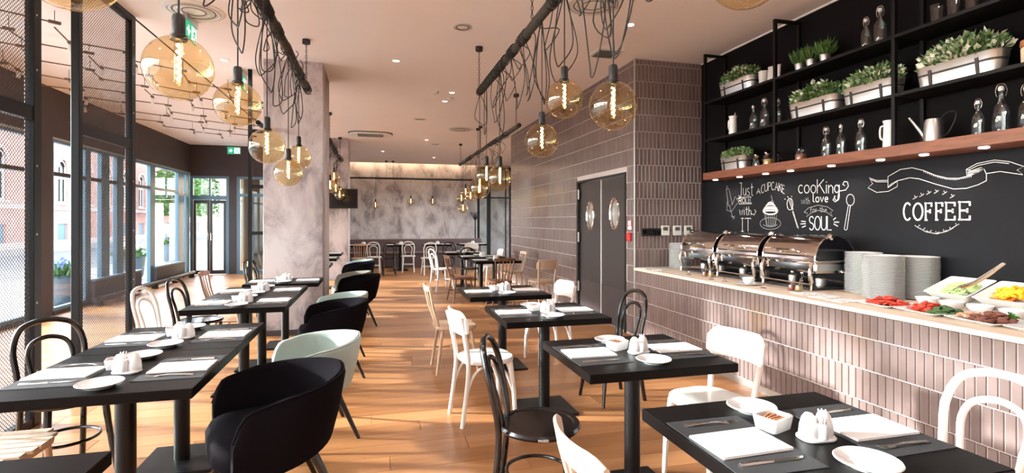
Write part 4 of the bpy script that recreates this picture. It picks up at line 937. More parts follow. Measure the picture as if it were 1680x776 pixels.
CHALK = {
'just_roll_with_it': (0.007, [[(5.434,1.952),(5.390,1.949)],[(5.402,1.950),(5.405,1.821),(5.405,1.814),(5.407,1.800),(5.414,1.790),(5.423,1.784),(5.434,1.786),(5.443,1.793),(5.449,1.805)],[(5.370,1.888),(5.368,1.819),(5.348,1.796),(5.326,1.817),(5.323,1.885),(5.321,1.794)],[(5.266,1.873),(5.276,1.881),(5.288,1.880),(5.296,1.870),(5.297,1.856),(5.291,1.843),(5.280,1.837),(5.280,1.837),(5.267,1.832),(5.260,1.819),(5.261,1.805),(5.271,1.795),(5.284,1.793),(5.296,1.801)],[(5.223,1.930),(5.223,1.805),(5.211,1.789),(5.199,1.796)],[(5.241,1.887),(5.199,1.889)],[(5.444,1.715),(5.444,1.768)],[(5.444,1.768),(5.422,1.767),(5.422,1.767),(5.415,1.766),(5.409,1.763),(5.405,1.759),(5.404,1.753),(5.405,1.748),(5.409,1.744),(5.415,1.742),(5.422,1.741),(5.444,1.742)],[(5.426,1.741),(5.400,1.714)],[(5.362,1.765),(5.372,1.763),(5.381,1.758),(5.386,1.750),(5.388,1.740),(5.386,1.729),(5.381,1.721),(5.372,1.715),(5.362,1.712),(5.352,1.714),(5.344,1.719),(5.339,1.728),(5.337,1.738),(5.339,1.748),(5.344,1.757),(5.352,1.763),(5.362,1.765)],[(5.325,1.763),(5.325,1.711),(5.290,1.710)],[(5.278,1.762),(5.278,1.710),(5.244,1.709)],[(5.436,1.629),(5.421,1.567),(5.406,1.618),(5.392,1.567),(5.376,1.630)],[(5.351,1.627),(5.351,1.567)],[(5.351,1.647),(5.350,1.651)],[(5.310,1.661),(5.310,1.576),(5.299,1.566),(5.289,1.571)],[(5.326,1.632),(5.289,1.634)],[(5.272,1.665),(5.272,1.566)],[(5.272,1.606),(5.251,1.625),(5.235,1.610),(5.234,1.566)],[(5.384,1.374),(5.384,1.528)],[(5.407,1.528),(5.361,1.528)],[(5.407,1.373),(5.361,1.374)],[(5.286,1.376),(5.286,1.527)],[(5.336,1.517),(5.336,1.528),(5.239,1.527),(5.239,1.517)],[(5.475,1.762),(5.436,1.777),(5.231,1.776),(5.255,1.742),(5.223,1.697),(5.444,1.701)],[(5.231,1.582),(5.184,1.565),(5.152,1.608),(5.176,1.625)]]),
'rolling_pin': (0.005, [[(5.681,1.887),(5.627,1.890),(5.568,1.694),(5.640,1.684),(5.681,1.887)],[(5.681,1.887),(5.676,1.928),(5.658,1.930),(5.650,1.890)],[(5.663,1.734),(5.669,1.629),(5.583,1.613),(5.492,1.694),(5.453,1.727),(5.513,1.792),(5.568,1.696)],[(5.618,1.684),(5.556,1.534),(5.521,1.557)],[(5.591,1.558),(5.521,1.534),(5.556,1.517)]]),
'cupcake_words': (0.007, [[(5.142,1.808),(5.112,1.866),(5.084,1.805)],[(5.130,1.830),(5.095,1.828)],[(5.028,1.898),(5.036,1.904),(5.045,1.904),(5.054,1.896),(5.061,1.884),(5.066,1.867),(5.068,1.850),(5.066,1.834),(5.061,1.821),(5.054,1.814),(5.045,1.813),(5.036,1.818),(5.028,1.829)],[(5.012,1.914),(5.012,1.851),(5.012,1.851),(5.010,1.841),(5.005,1.833),(4.998,1.829),(4.990,1.829),(4.982,1.832),(4.975,1.840),(4.970,1.849),(4.969,1.860),(4.969,1.922)],[(4.958,1.834),(4.958,1.923)],[(4.958,1.923),(4.937,1.925),(4.937,1.925),(4.931,1.924),(4.925,1.919),(4.922,1.912),(4.920,1.904),(4.922,1.895),(4.925,1.888),(4.931,1.883),(4.937,1.881),(4.958,1.879)],[(4.872,1.913),(4.879,1.922),(4.888,1.925),(4.896,1.921),(4.903,1.912),(4.907,1.898),(4.909,1.882),(4.907,1.865),(4.903,1.851),(4.896,1.841),(4.888,1.837),(4.879,1.838),(4.872,1.846)],[(4.856,1.834),(4.833,1.917),(4.810,1.824)],[(4.846,1.865),(4.819,1.860)],[(4.799,1.821),(4.799,1.908)],[(4.764,1.895),(4.798,1.860)],[(4.786,1.871),(4.761,1.807)],[(4.719,1.873),(4.751,1.889),(4.751,1.803),(4.718,1.787)],[(4.751,1.848),(4.725,1.836)]]),
'cupcake_cherry': (0.005, [[(4.914,1.781),(4.893,1.718)],[(4.874,1.696),(4.879,1.684),(4.892,1.677),(4.908,1.678),(4.921,1.686),(4.926,1.698),(4.921,1.710),(4.908,1.717),(4.892,1.717),(4.879,1.709),(4.874,1.696)],[(4.772,1.469),(4.777,1.453),(4.792,1.437),(4.816,1.424),(4.848,1.413),(4.885,1.407),(4.926,1.404),(4.967,1.405),(5.006,1.411),(5.040,1.421),(5.066,1.435),(5.082,1.450),(5.088,1.468),(5.082,1.485),(5.066,1.501),(5.040,1.514),(5.006,1.525),(4.967,1.531),(4.926,1.533),(4.885,1.531),(4.848,1.524),(4.816,1.514),(4.792,1.501),(4.777,1.486),(4.772,1.469)],[(4.820,1.460),(4.832,1.451),(4.850,1.443),(4.872,1.437),(4.898,1.433),(4.926,1.432),(4.954,1.433),(4.980,1.436),(5.004,1.442),(5.023,1.449),(5.036,1.459)],[(5.013,1.569),(4.987,1.452),(4.926,1.442),(4.850,1.453),(4.830,1.566)],[(4.994,1.565),(4.976,1.450)],[(4.960,1.565),(4.952,1.450)],[(4.927,1.564),(4.927,1.451)],[(4.894,1.564),(4.903,1.451)],[(4.862,1.564),(4.879,1.451)],[(4.830,1.563),(4.855,1.451)]]),
'cupcake_frosting': (0.018, [[(4.813,1.607),(4.818,1.595),(4.834,1.585),(4.858,1.576),(4.888,1.571),(4.923,1.570),(4.958,1.572),(4.989,1.578),(5.015,1.587),(5.031,1.599),(5.037,1.611),(5.031,1.624),(5.015,1.635),(4.989,1.643),(4.958,1.648),(4.923,1.649),(4.888,1.646),(4.858,1.640),(4.834,1.631),(4.818,1.619),(4.813,1.607)],[(5.019,1.638),(5.012,1.645),(4.991,1.650),(4.959,1.654),(4.923,1.654),(4.887,1.652),(4.857,1.647),(4.837,1.641),(4.830,1.633)],[(4.993,1.663),(4.987,1.670),(4.972,1.676),(4.949,1.680),(4.923,1.680),(4.897,1.678),(4.875,1.673),(4.860,1.667),(4.855,1.660)],[(4.966,1.684),(4.963,1.691),(4.953,1.697),(4.939,1.700),(4.923,1.701),(4.906,1.699),(4.893,1.695),(4.883,1.688),(4.880,1.681)],[(5.028,1.616),(5.020,1.624),(4.997,1.629),(4.963,1.633),(4.923,1.633),(4.884,1.631),(4.851,1.626),(4.829,1.620),(4.821,1.613)],[(5.034,1.595),(5.025,1.603),(5.001,1.608),(4.965,1.612),(4.923,1.612),(4.881,1.610),(4.847,1.606),(4.824,1.599),(4.816,1.592)]]),
'whisk': (0.006, [[(4.627,1.616),(4.643,1.612),(4.659,1.618),(4.672,1.633),(4.680,1.654),(4.683,1.678),(4.679,1.701),(4.669,1.720),(4.655,1.732),(4.639,1.735),(4.623,1.729),(4.610,1.714),(4.602,1.694),(4.599,1.670),(4.603,1.647),(4.613,1.628),(4.627,1.616)],[(4.657,1.719),(4.608,1.613)],[(4.634,1.728),(4.596,1.613)],[(4.599,1.603),(4.526,1.420),(4.541,1.431),(4.608,1.599)],[(4.718,1.734),(4.704,1.726)],[(4.674,1.755),(4.664,1.744)],[(4.621,1.757),(4.615,1.749)]]),
'cooking': (0.011, [[(4.474,1.855),(4.486,1.864),(4.500,1.865),(4.513,1.858),(4.522,1.844),(4.525,1.826),(4.522,1.808),(4.513,1.793),(4.500,1.784),(4.486,1.784),(4.474,1.791)],[(4.417,1.861),(4.433,1.856),(4.445,1.842),(4.449,1.822),(4.445,1.801),(4.433,1.785),(4.417,1.779),(4.401,1.784),(4.390,1.798),(4.385,1.818),(4.390,1.839),(4.401,1.854),(4.417,1.861)],[(4.335,1.855),(4.350,1.851),(4.362,1.837),(4.366,1.817),(4.362,1.796),(4.350,1.781),(4.335,1.775),(4.319,1.779),(4.308,1.793),(4.304,1.813),(4.308,1.834),(4.319,1.849),(4.335,1.855)],[(4.287,1.772),(4.287,1.906)],[(4.209,1.900),(4.284,1.832)],[(4.258,1.853),(4.201,1.768)],[(4.178,1.845),(4.178,1.767)],[(4.178,1.871),(4.176,1.876)],[(4.153,1.844),(4.153,1.765)],[(4.153,1.818),(4.126,1.842),(4.104,1.821),(4.103,1.763)],[(4.034,1.812),(4.043,1.830),(4.058,1.837),(4.073,1.833),(4.083,1.818),(4.085,1.797),(4.078,1.778),(4.064,1.767),(4.049,1.768),(4.037,1.780),(4.032,1.800)],[(4.032,1.836),(4.032,1.721),(4.032,1.721),(4.035,1.708),(4.042,1.697),(4.052,1.691),(4.063,1.691),(4.074,1.697),(4.082,1.707),(4.085,1.721),(4.084,1.734)]]),
'cooking_flourish': (0.009, [[(4.026,1.779),(3.962,1.785),(3.932,1.818),(3.942,1.858),(3.977,1.865),(3.993,1.839),(3.972,1.827)],[(4.039,1.758),(4.050,1.696),(4.076,1.677),(4.103,1.698),(4.076,1.733)]]),
'with_small': (0.005, [[(4.488,1.713),(4.481,1.672),(4.473,1.705),(4.465,1.671),(4.457,1.713)],[(4.444,1.711),(4.444,1.671)],[(4.444,1.724),(4.443,1.727)],[(4.422,1.734),(4.422,1.677),(4.416,1.670),(4.411,1.673)],[(4.430,1.714),(4.411,1.715)],[(4.402,1.736),(4.402,1.669)],[(4.402,1.696),(4.390,1.709),(4.382,1.699),(4.381,1.669)]]),
'love': (0.012, [[(4.337,1.768),(4.337,1.694),(4.322,1.686)],[(4.285,1.733),(4.295,1.730),(4.303,1.722),(4.305,1.710),(4.303,1.697),(4.295,1.688),(4.285,1.684),(4.275,1.687),(4.268,1.696),(4.265,1.708),(4.268,1.720),(4.275,1.729),(4.285,1.733)],[(4.248,1.732),(4.231,1.683),(4.210,1.730)],[(4.193,1.705),(4.161,1.706),(4.159,1.708),(4.163,1.719),(4.170,1.727),(4.179,1.728),(4.187,1.723),(4.193,1.713),(4.193,1.701),(4.190,1.690),(4.182,1.682),(4.173,1.681),(4.165,1.686)]]),
'for_the_banner': (0.0055, [[(4.452,1.586),(4.397,1.628),(4.274,1.653),(4.162,1.632),(4.100,1.594),(4.130,1.581),(4.108,1.540),(4.173,1.582),(4.274,1.602),(4.367,1.576),(4.421,1.538),(4.409,1.576),(4.452,1.586)],[(4.353,1.632),(4.360,1.637),(4.365,1.627),(4.366,1.587)],[(4.373,1.615),(4.356,1.615)],[(4.331,1.616),(4.337,1.614),(4.341,1.609),(4.343,1.601),(4.341,1.594),(4.337,1.588),(4.331,1.586),(4.325,1.588),(4.320,1.594),(4.319,1.601),(4.320,1.609),(4.325,1.614),(4.331,1.616)],[(4.307,1.616),(4.307,1.586)],[(4.307,1.603),(4.300,1.615),(4.291,1.613)],[(4.248,1.632),(4.248,1.590),(4.242,1.585),(4.236,1.587)],[(4.256,1.617),(4.236,1.618)],[(4.227,1.634),(4.227,1.585)],[(4.227,1.604),(4.216,1.614),(4.207,1.606),(4.207,1.584)],[(4.195,1.599),(4.176,1.600),(4.175,1.601),(4.177,1.608),(4.181,1.612),(4.187,1.613),(4.192,1.610),(4.195,1.604),(4.195,1.596),(4.193,1.589),(4.188,1.585),(4.183,1.584),(4.178,1.587)]]),
'soul': (0.013, [[(4.335,1.525),(4.344,1.538),(4.357,1.542),(4.370,1.538),(4.380,1.525),(4.383,1.509),(4.380,1.492),(4.370,1.479),(4.357,1.475),(4.357,1.475),(4.344,1.470),(4.334,1.458),(4.330,1.441),(4.334,1.424),(4.344,1.412),(4.357,1.407),(4.371,1.411),(4.381,1.424)],[(4.283,1.542),(4.297,1.537),(4.308,1.522),(4.316,1.501),(4.318,1.475),(4.316,1.449),(4.308,1.428),(4.297,1.413),(4.283,1.408),(4.270,1.414),(4.259,1.428),(4.251,1.450),(4.248,1.475),(4.251,1.501),(4.259,1.522),(4.270,1.537),(4.283,1.542)],[(4.237,1.541),(4.237,1.449),(4.237,1.449),(4.235,1.434),(4.228,1.421),(4.219,1.412),(4.207,1.410),(4.196,1.413),(4.187,1.421),(4.181,1.434),(4.178,1.449),(4.178,1.541)],[(4.167,1.541),(4.167,1.410),(4.121,1.411)]]),
'soul_dashes': (0.012, [[(4.488,1.495),(4.433,1.490)],[(4.495,1.466),(4.433,1.469)],[(4.476,1.432),(4.433,1.447)],[(4.097,1.509),(4.071,1.527)],[(4.087,1.486),(4.036,1.486)],[(4.092,1.468),(4.050,1.448)]]),
'wooden_spoon': (0.007, [[(3.870,1.689),(3.873,1.672),(3.880,1.656),(3.891,1.645),(3.904,1.639),(3.919,1.640),(3.933,1.646),(3.944,1.658),(3.951,1.674),(3.954,1.692),(3.951,1.710),(3.944,1.726),(3.933,1.737),(3.919,1.742),(3.904,1.742),(3.891,1.735),(3.880,1.723),(3.873,1.707),(3.870,1.689)],[(3.932,1.644),(3.977,1.421),(3.962,1.412),(3.947,1.419),(3.910,1.639)]]),
'coffee': (0.018, [[(3.353,1.628),(3.363,1.641),(3.375,1.645),(3.387,1.639),(3.397,1.623),(3.403,1.601),(3.406,1.575),(3.403,1.549),(3.397,1.527),(3.387,1.511),(3.375,1.505),(3.363,1.508),(3.353,1.521)],[(3.287,1.640),(3.302,1.635),(3.314,1.621),(3.323,1.599),(3.326,1.573),(3.323,1.547),(3.314,1.525),(3.302,1.510),(3.287,1.505),(3.273,1.510),(3.261,1.525),(3.253,1.547),(3.250,1.572),(3.253,1.598),(3.261,1.620),(3.273,1.634),(3.287,1.640)],[(3.182,1.637),(3.226,1.638),(3.226,1.505)],[(3.226,1.574),(3.193,1.574)],[(3.232,1.505),(3.215,1.505)],[(3.232,1.638),(3.226,1.638)],[(3.181,1.637),(3.181,1.613)],[(3.192,1.587),(3.192,1.561)],[(3.101,1.636),(3.145,1.637),(3.145,1.506)],[(3.145,1.574),(3.111,1.574)],[(3.150,1.506),(3.133,1.506)],[(3.150,1.638),(3.145,1.637)],[(3.099,1.636),(3.099,1.612)],[(3.110,1.587),(3.110,1.561)],[(3.012,1.636),(3.070,1.638),(3.070,1.507),(3.009,1.507)],[(3.070,1.575),(3.023,1.574)],[(3.078,1.507),(3.055,1.507)],[(3.078,1.638),(3.070,1.638)],[(3.009,1.636),(3.009,1.612)],[(3.024,1.587),(3.024,1.561)],[(3.009,1.507),(3.009,1.533)],[(2.908,1.637),(2.974,1.639),(2.974,1.508),(2.905,1.508)],[(2.974,1.576),(2.921,1.575)],[(2.982,1.508),(2.956,1.508)],[(2.982,1.639),(2.974,1.639)],[(2.905,1.637),(2.905,1.613)],[(2.922,1.588),(2.922,1.562)],[(2.905,1.508),(2.905,1.534)]]),
'coffee_wreath': (0.008, [[(3.313,1.462),(3.292,1.447),(3.273,1.465)],[(3.270,1.439),(3.250,1.424),(3.231,1.442)],[(3.219,1.421),(3.199,1.407),(3.181,1.424)],[(3.148,1.417),(3.145,1.399),(3.123,1.412)],[(3.091,1.432),(3.088,1.414),(3.067,1.427)],[(3.044,1.450),(3.040,1.432),(3.020,1.445)],[(3.002,1.480),(2.998,1.462),(2.979,1.475)],[(3.292,1.447),(3.222,1.411),(3.140,1.397),(3.062,1.420),(2.994,1.466)],[(3.328,1.675),(3.307,1.685),(3.316,1.703)],[(3.307,1.685),(3.293,1.696)],[(3.275,1.692),(3.254,1.702),(3.264,1.720)],[(3.254,1.702),(3.241,1.713)],[(3.219,1.708),(3.199,1.718),(3.208,1.735)],[(3.199,1.718),(3.186,1.729)],[(3.160,1.714),(3.140,1.724),(3.149,1.741)],[(3.140,1.724),(3.128,1.735)],[(3.098,1.702),(3.079,1.712),(3.088,1.729)],[(3.079,1.712),(3.067,1.722)],[(3.042,1.673),(3.024,1.682),(3.032,1.699)],[(3.024,1.682),(3.012,1.693)]]),
'ribbon_banner': (0.006, [[(3.544,1.876),(3.435,1.926),(3.336,1.931),(3.240,1.899),(3.149,1.853),(3.062,1.824),(2.978,1.817),(2.897,1.833),(2.850,1.850),(2.812,1.872)],[(3.544,1.781),(3.455,1.835),(3.355,1.851),(3.278,1.836),(3.149,1.785),(3.019,1.740),(2.929,1.739),(2.850,1.760),(2.796,1.786)],[(3.544,1.876),(3.544,1.781)],[(2.812,1.872),(2.796,1.833),(2.796,1.786)],[(3.550,1.844),(3.648,1.849),(3.721,1.880),(3.687,1.826),(3.733,1.792),(3.648,1.746),(3.539,1.750),(3.461,1.786),(3.461,1.835),(3.518,1.809),(3.544,1.781)],[(3.710,1.866),(3.648,1.838),(3.550,1.831)],[(2.929,1.879),(2.858,1.915),(2.745,1.928),(2.653,1.906),(2.571,1.865),(2.611,1.845),(2.577,1.810),(2.709,1.844),(2.797,1.837)],[(2.929,1.879),(2.925,1.835),(2.866,1.843),(2.812,1.872),(2.831,1.884),(2.897,1.865),(2.929,1.879)],[(2.913,1.873),(2.850,1.901),(2.745,1.914),(2.659,1.894)],[(2.917,1.862),(2.915,1.838)],[(2.909,1.863),(2.907,1.840)],[(2.901,1.864),(2.899,1.842)],[(2.893,1.865),(2.891,1.844)],[(2.885,1.866),(2.883,1.846)],[(2.878,1.867),(2.875,1.848)],[(2.870,1.868),(2.867,1.850)],[(2.862,1.869),(2.860,1.852)],[(2.854,1.870),(2.852,1.854)],[(2.847,1.871),(2.844,1.855)],[(2.839,1.872),(2.837,1.857)],[(2.831,1.873),(2.829,1.859)],[(3.240,1.896),(3.240,1.886)],[(3.225,1.888),(3.225,1.879)],[(3.211,1.881),(3.211,1.872)],[(3.196,1.874),(3.196,1.865)],[(3.182,1.867),(3.182,1.858)],[(3.167,1.860),(3.167,1.851)],[(3.153,1.854),(3.153,1.845)],[(3.138,1.848),(3.138,1.839)],[(3.124,1.842),(3.124,1.833)],[(3.110,1.837),(3.110,1.828)],[(3.096,1.833),(3.096,1.824)],[(3.082,1.829),(3.082,1.820)],[(3.069,1.825),(3.069,1.816)],[(3.055,1.822),(3.055,1.814)],[(3.041,1.820),(3.041,1.811)],[(3.028,1.818),(3.028,1.810)],[(3.014,1.817),(3.014,1.808)],[(3.001,1.816),(3.001,1.807)],[(2.988,1.817),(2.988,1.808)],[(2.975,1.819),(2.975,1.810)],[(2.961,1.820),(2.961,1.812)],[(2.948,1.822),(2.948,1.813)],[(2.936,1.824),(2.936,1.815)],[(2.923,1.826),(2.923,1.817)],[(2.910,1.827),(2.910,1.819)],[(2.897,1.829),(2.897,1.820)]]),
}
# ================================================================== BUFFET COUNTER
ct = thing('buffet_counter', 'long tiled buffet counter with a pale wooden top along the chalkboard wall', 'counter', (XT, 0, 0))
MB().box(.012, XB - XT - .004, -2.3, YT - .004, .06, .862).build('body', 'grout', ct, smooth=0)
MB().box(.005, .03, -2.3, YT - .004, 0, .06).build('skirting', 'brushed', ct, smooth=0)
MB().box(-.015, XB - XT - .005, -2.3, YT - .004, .862, .893, .003).build('countertop', 'maple_top', ct, smooth=0)
tf = bpy.data.objects.new('tmp_tiles', None)
def counter_tiles():
    hold = MB()
    # same field as the walls, laid in the counter's own coordinates
    cells_parent = ct
    tile_field_local(ct, -.3, YT - .006, [(.06, .258), (.258, .476), (.476, .694), (.694, .860)], .0562, 300)
def tile_field_local(parent, a0, a1, rows, pitch, limit):
    G_ = .0075; cells = []
    for ri, (z0, z1) in enumerate(rows):
        a = a1 + (pitch / 2 if ri % 2 else 0)
        while a > a0:
            b0, b1 = a - pitch, min(a, a1)
            if b1 - b0 > .012: cells.append(((b0 + b1) / 2, (z0 + z1) / 2, round(b1 - b0 - G_, 4), round(z1 - z0 - G_, 4)))
            a -= pitch
    def area(c):
        p = (XT, c[0], c[1])
        return c[2] * c[3] / seen(p)[0] ** 3 if inview(p, 4) else 0
    cells.sort(key=area, reverse=True); st = MB()
    for k, c in enumerate(cells):
        v, f = tile_mb(c[2], c[3], .009); key = ('c', c[2], c[3])
        if k < limit and area(c) > 0:
            if key not in tile_me: tile_me[key] = MB().add(v, f).xf(M_X).mesh('tile', 'tile_glaze', 0)
            link('tile', tile_me[key], parent, (.012, c[0], c[1]))
        else: st.add([tuple(Matrix.Translation((.012, c[0], c[1])) @ (M_X @ Vector(q))) for q in v], f)
    if st.v: st.build('tiling', 'tile_glaze', parent, smooth=0, kind='stuff')
counter_tiles()
CZ = .893
# ---- roll top chafing dishes
def mk_chafer():
    t = thing('chafing_dish', '', 'chafing dish'); L = .318; HX = .215
    MB().box(-HX, HX, -L, L, .135, .225, .02).build('basin', 'chrome', t)
    MB().box(-HX - .015, HX + .015, -L - .01, L + .01, .222, .238, .006).build('rim', 'chrome', t)
    n = 20; prof = [(-(HX - .003) * math.cos(math.pi * i / n), .238 + .195 * math.sin(math.pi * i / n)) for i in range(n + 1)]
    cv = MB().loft([[(x, y, z) for x, z in prof] for y in (-L + .012, -L + .03, L - .03, L - .012)], caps=False).build('roll_cover', 'chrome', t, smooth=60)
    for s in (-1, 1):
        MB().prism([(x, z) for x, z in prof], -.004, .004).xf(Matrix.Translation((0, s * (L - .004), 0)) @ Matrix.Rotation(R(90), 4, 'X')).build('end_panel', 'screen_black', t, smooth=0)
        MB().tube([(x * 1.01, s * (L - .004), z) for x, z in prof], .007, 6).build('end_frame', 'chrome', t)
        MB().lathe([(.0, 0), (.028, 0), (.028, .02), (.014, .03), (0, .03)], 14).xf(Matrix.Translation((-.06, s * (L + .0), .425)) @ Matrix.Rotation(R(-90 * s), 4, 'X')).build('hinge', 'chrome', t)
        for sx in (-1, 1):
            MB().tube(smoothpath([(sx * (HX + .012), s * (L - .03), .215), (sx * (HX + .03), s * (L - .025), .15), (sx * (HX + .012), s * (L - .03), .07), (sx * (HX + .016), s * (L - .03), .001)], 5), [.016] * 6 + [.019] * 5 + [.012] * 5, 10).build('leg', 'chrome', t)
        MB().lathe([(.045, 0), (.045, .06), (.02, .075), (0, .075)], 16, (0, s * .16, .02)).build('burner', 'brushed', t, smooth=40)
    MB().tube([(-HX - .012, -L + .03, .05), (-HX - .012, L - .03, .05)], .006, 8).build('stand_bar', 'chrome', t); MB().tube([(HX + .012, -L + .03, .05), (HX + .012, L - .03, .05)], .006, 8).build('stand_bar', 'chrome', t)
    MB().box(-HX, HX, -L + .03, L - .03, .005, .02).build('shelf', 'frame_dark', t, smooth=0)
    MB().tube(smoothpath([(-HX + .005, -.13, .30), (-HX - .05, -.13, .315), (-HX - .055, 0, .318), (-HX - .05, .13, .315), (-HX + .005, .13, .30)], 5), .009, 8).build('handle', 'chrome', cv)
    return t
for y, lb in ((5.45, 'chrome roll top chafing dish farthest, beside the plates at the tiled corner'), (4.745, 'middle chrome roll top chafing dish on the buffet'), (4.04, 'chrome roll top chafing dish nearest the stacked plates')):
    place('chafer', mk_chafer, (3.87, y, CZ + .001), 0, lb, 'roll top chafing dishes').scale = (1, 1, 1.1)
# ---- plate stacks, every plate a thing
def mk_bigplate():
    r = .138
    o = MB().lathe([(0, .002), (r * .6, .002), (r * .63, 0), (r * .68, .003), (r, .0135), (r - .001, .0165), (r * .68, .0065), (0, .005)], 28, caps=False).build('dinner_plate', 'china'); o['category'] = 'plate'; return o
for si, (x, y, n, where) in enumerate(((3.80, 3.22, 30, 'front stack beside the salads'), (4.085, 3.17, 29, 'back stack beside the salads'), (3.985, 3.555, 30, 'stack next to the chafing dish'), (3.78, 5.99, 28, 'stack by the tiled corner'))):
    for k in range(n): place('bigplate', mk_bigplate, (x + jit(.0015), y + jit(.0015), CZ + k * .0112), 0, ('topmost white dinner plate of the %s' if k == n - 1 else 'lowest white dinner plate of the %s' if k == 0 else 'white dinner plate inside the %s') % where, 'plates in the ' + where)
# ---- dishes with food
def heap(n, rx, ry, z0, zh, size, seed, kind):
    rr = random.Random(seed); m = MB()
    for k in range(n):
        a = rr.random() * 6.283; q = math.sqrt(rr.random()); x, y = rx * q * math.cos(a), ry * q * math.sin(a); z = z0 + zh * (1 - q * q) * rr.random()
        M = Matrix.Translation((x, y, z)) @ Matrix.Rotation(rr.random() * 6.28, 4, 'Z') @ Matrix.Rotation(rr.uniform(-.6, .6), 4, 'X')
        s = size * rr.uniform(.8, 1.25)
        if kind == 'slice': m2 = MB().lathe([(0, -.003), (s, -.003), (s * 1.05, 0), (s, .003), (0, .003)], 9, caps=False)
        elif kind == 'stick': m2 = MB().box(-s * 1.6, s * 1.6, -s * .35, s * .35, -s * .3, s * .3, s * .1)
        elif kind == 'leaf': m2 = MB().add([(-s, 0, 0), (0, -s * .55, s * .4), (s, 0, 0), (0, s * .55, s * .35)], [(0, 1, 2), (0, 2, 3)])
        else: m2 = MB().lathe([(0, -s * .5), (s * .8, -s * .2), (s, .1 * s), (s * .5, s * .5), (0, s * .55)], 7, caps=False, sx=1.3)
        m2.xf(M); m.add(m2.v, m2.f)
    return m
def platter(x, y, rz, label):
    def mk():
        t = thing('platter', '', 'platter'); o = rrect(.152, .16, .02, 3)
        def rg(s, z): return [(a * s, b * s, z) for a, b in o]
        MB().loft([rg(.72, 0), rg(.76, .004), rg(1, .018), rg(.995, .022), rg(.76, .009), rg(.7, .008)]).build('dish', 'china', t); return t
    return place('platter', mk, (x, y, CZ), rz, label, 'square white platters on the buffet')
def food(x, y, z, m, mat, label, cat, smooth=40):
    o = m.build(cat.replace(' ', '_'), mat, loc=(x, y, z), smooth=smooth); o['label'] = label; o['category'] = cat; o['kind'] = 'stuff'; return o
platter(3.55, 2.98, R(86), 'white platter of sliced red tomatoes nearest the plate stacks')
food(3.55, 2.98, CZ + .018, heap(90, .11, .12, 0, .05, .022, 1, 'slice'), 'tomato', 'red sliced tomatoes on the platter nearest the plate stacks', 'tomato slices')
platter(3.55, 2.66, R(84), 'white platter of tomatoes with dark olives in the middle of the buffet front')
food(3.56, 2.70, CZ + .018, heap(50, .10, .08, 0, .045, .024, 2, 'slice'), 'tomato', 'tomato and pepper pieces on the middle platter', 'tomato pieces'); food(3.54, 2.57, CZ + .018, heap(40, .10, .06, 0, .04, .02, 3, 'chunk'), 'leaf_dark', 'dark green olives and salad on the middle platter', 'olives')
platter(3.55, 2.33, R(84), 'white platter of cold meat toward the right edge')
food(3.55, 2.31, CZ + .018, heap(70, .10, .10, 0, .045, .022, 4, 'chunk'), 'meat', 'dark roast meat slices on the right platter', 'meat slices'); food(3.56, 2.43, CZ + .018, heap(26, .07, .05, 0, .03, .022, 5, 'stick'), 'ham', 'pale ham strips on the right platter', 'ham strips'); food(3.62, 2.27, CZ + .035, heap(50, .04, .04, 0, .03, .015, 6, 'leaf'), 'parsley', 'bright green parsley on the meat platter', 'parsley', 0)
platter(3.55, 2.01, R(84), 'white platter at the far right edge of the buffet')
food(3.55, 2.01, CZ + .018, heap(30, .08, .09, 0, .025, .022, 7, 'slice'), 'ham', 'cold cuts on the platter at the far right edge', 'cold cuts')
def mk_bowl():
    t = MB().lathe([(0, .003), (.045, 0), (.052, .012), (.072, .058), (.070, .061), (.048, .016), (0, .012)], 24, caps=False).build('serving_bowl', 'china'); t['category'] = 'bowl'; return t
for x, y, lb in ((3.82, 2.90, 'first round white dip bowl next to the plate stacks'), (3.80, 2.72, 'second round white dip bowl'), (3.79, 2.54, 'third round white dip bowl before the salad dishes'), (3.80, 2.36, 'fourth round white dip bowl behind the parsley')):
    place('bowl', mk_bowl, (x, y, CZ), 0, lb + ' on the buffet', 'round dip bowls')
def mk_saladdish():
    t = thing('salad_dish', '', 'dish'); o = rrect(.15, .155, .02, 3)
    def rg(s, z): return [(a * s, b * s, z) for a, b in o]
    MB().loft([rg(.72, 0), rg(1, .07), rg(.97, .073), rg(.7, .008)]).xf(Matrix.Translation((0, 0, .075)) @ Matrix.Rotation(R(-20), 4, 'Y')).build('dish', 'china', t)
    MB().box(-.08, .12, -.12, .12, 0, .012).box(.02, .12, -.12, .12, .012, .085).build('stand', 'china_soft', t, smooth=0); return t
for y, lb, m, kind, sz, sd in ((2.84, 'tilted square white dish of green cucumber salad', 'cucumber', 'slice', .022, 8), (2.515, 'tilted square white dish of orange and yellow peppers at the right', 'orange_food', 'stick', .02, 9)):
    place('saladdish', mk_saladdish, (4.06, y, CZ), 0, lb, 'tilted salad dishes')
    M = Matrix.Rotation(R(-20), 4, 'Y')
    food(4.06, y, CZ + .115, heap(60, .095, .10, 0, .04, sz, sd, kind).xf(M), m, {'cucumber': 'pale green cucumber salad in the tilted dish', 'orange_food': 'orange pepper strips in the tilted dish at the right'}[m], {'cucumber': 'cucumber salad', 'orange_food': 'pepper strips'}[m])
    if m == 'orange_food': food(4.04, y, CZ + .13, heap(40, .09, .09, 0, .04, .02, 10, 'stick').xf(M), 'yellow_food', 'yellow pepper strips in the tilted dish at the right', 'yellow peppers')
t = thing('serving_tongs', 'steel serving tongs leaning in the green salad dish', 'tongs', (4.02, 2.70, CZ + .12))
for s in (-1, 1): MB().tube(smoothpath([(-.10, .06 + s * .012, .02), (0, .01 + s * .012, .07), (.08, -.10 + s * .004, .20)], 5), .009, 8, sq=(1, .45)).build('arm', 'cutlery', t)
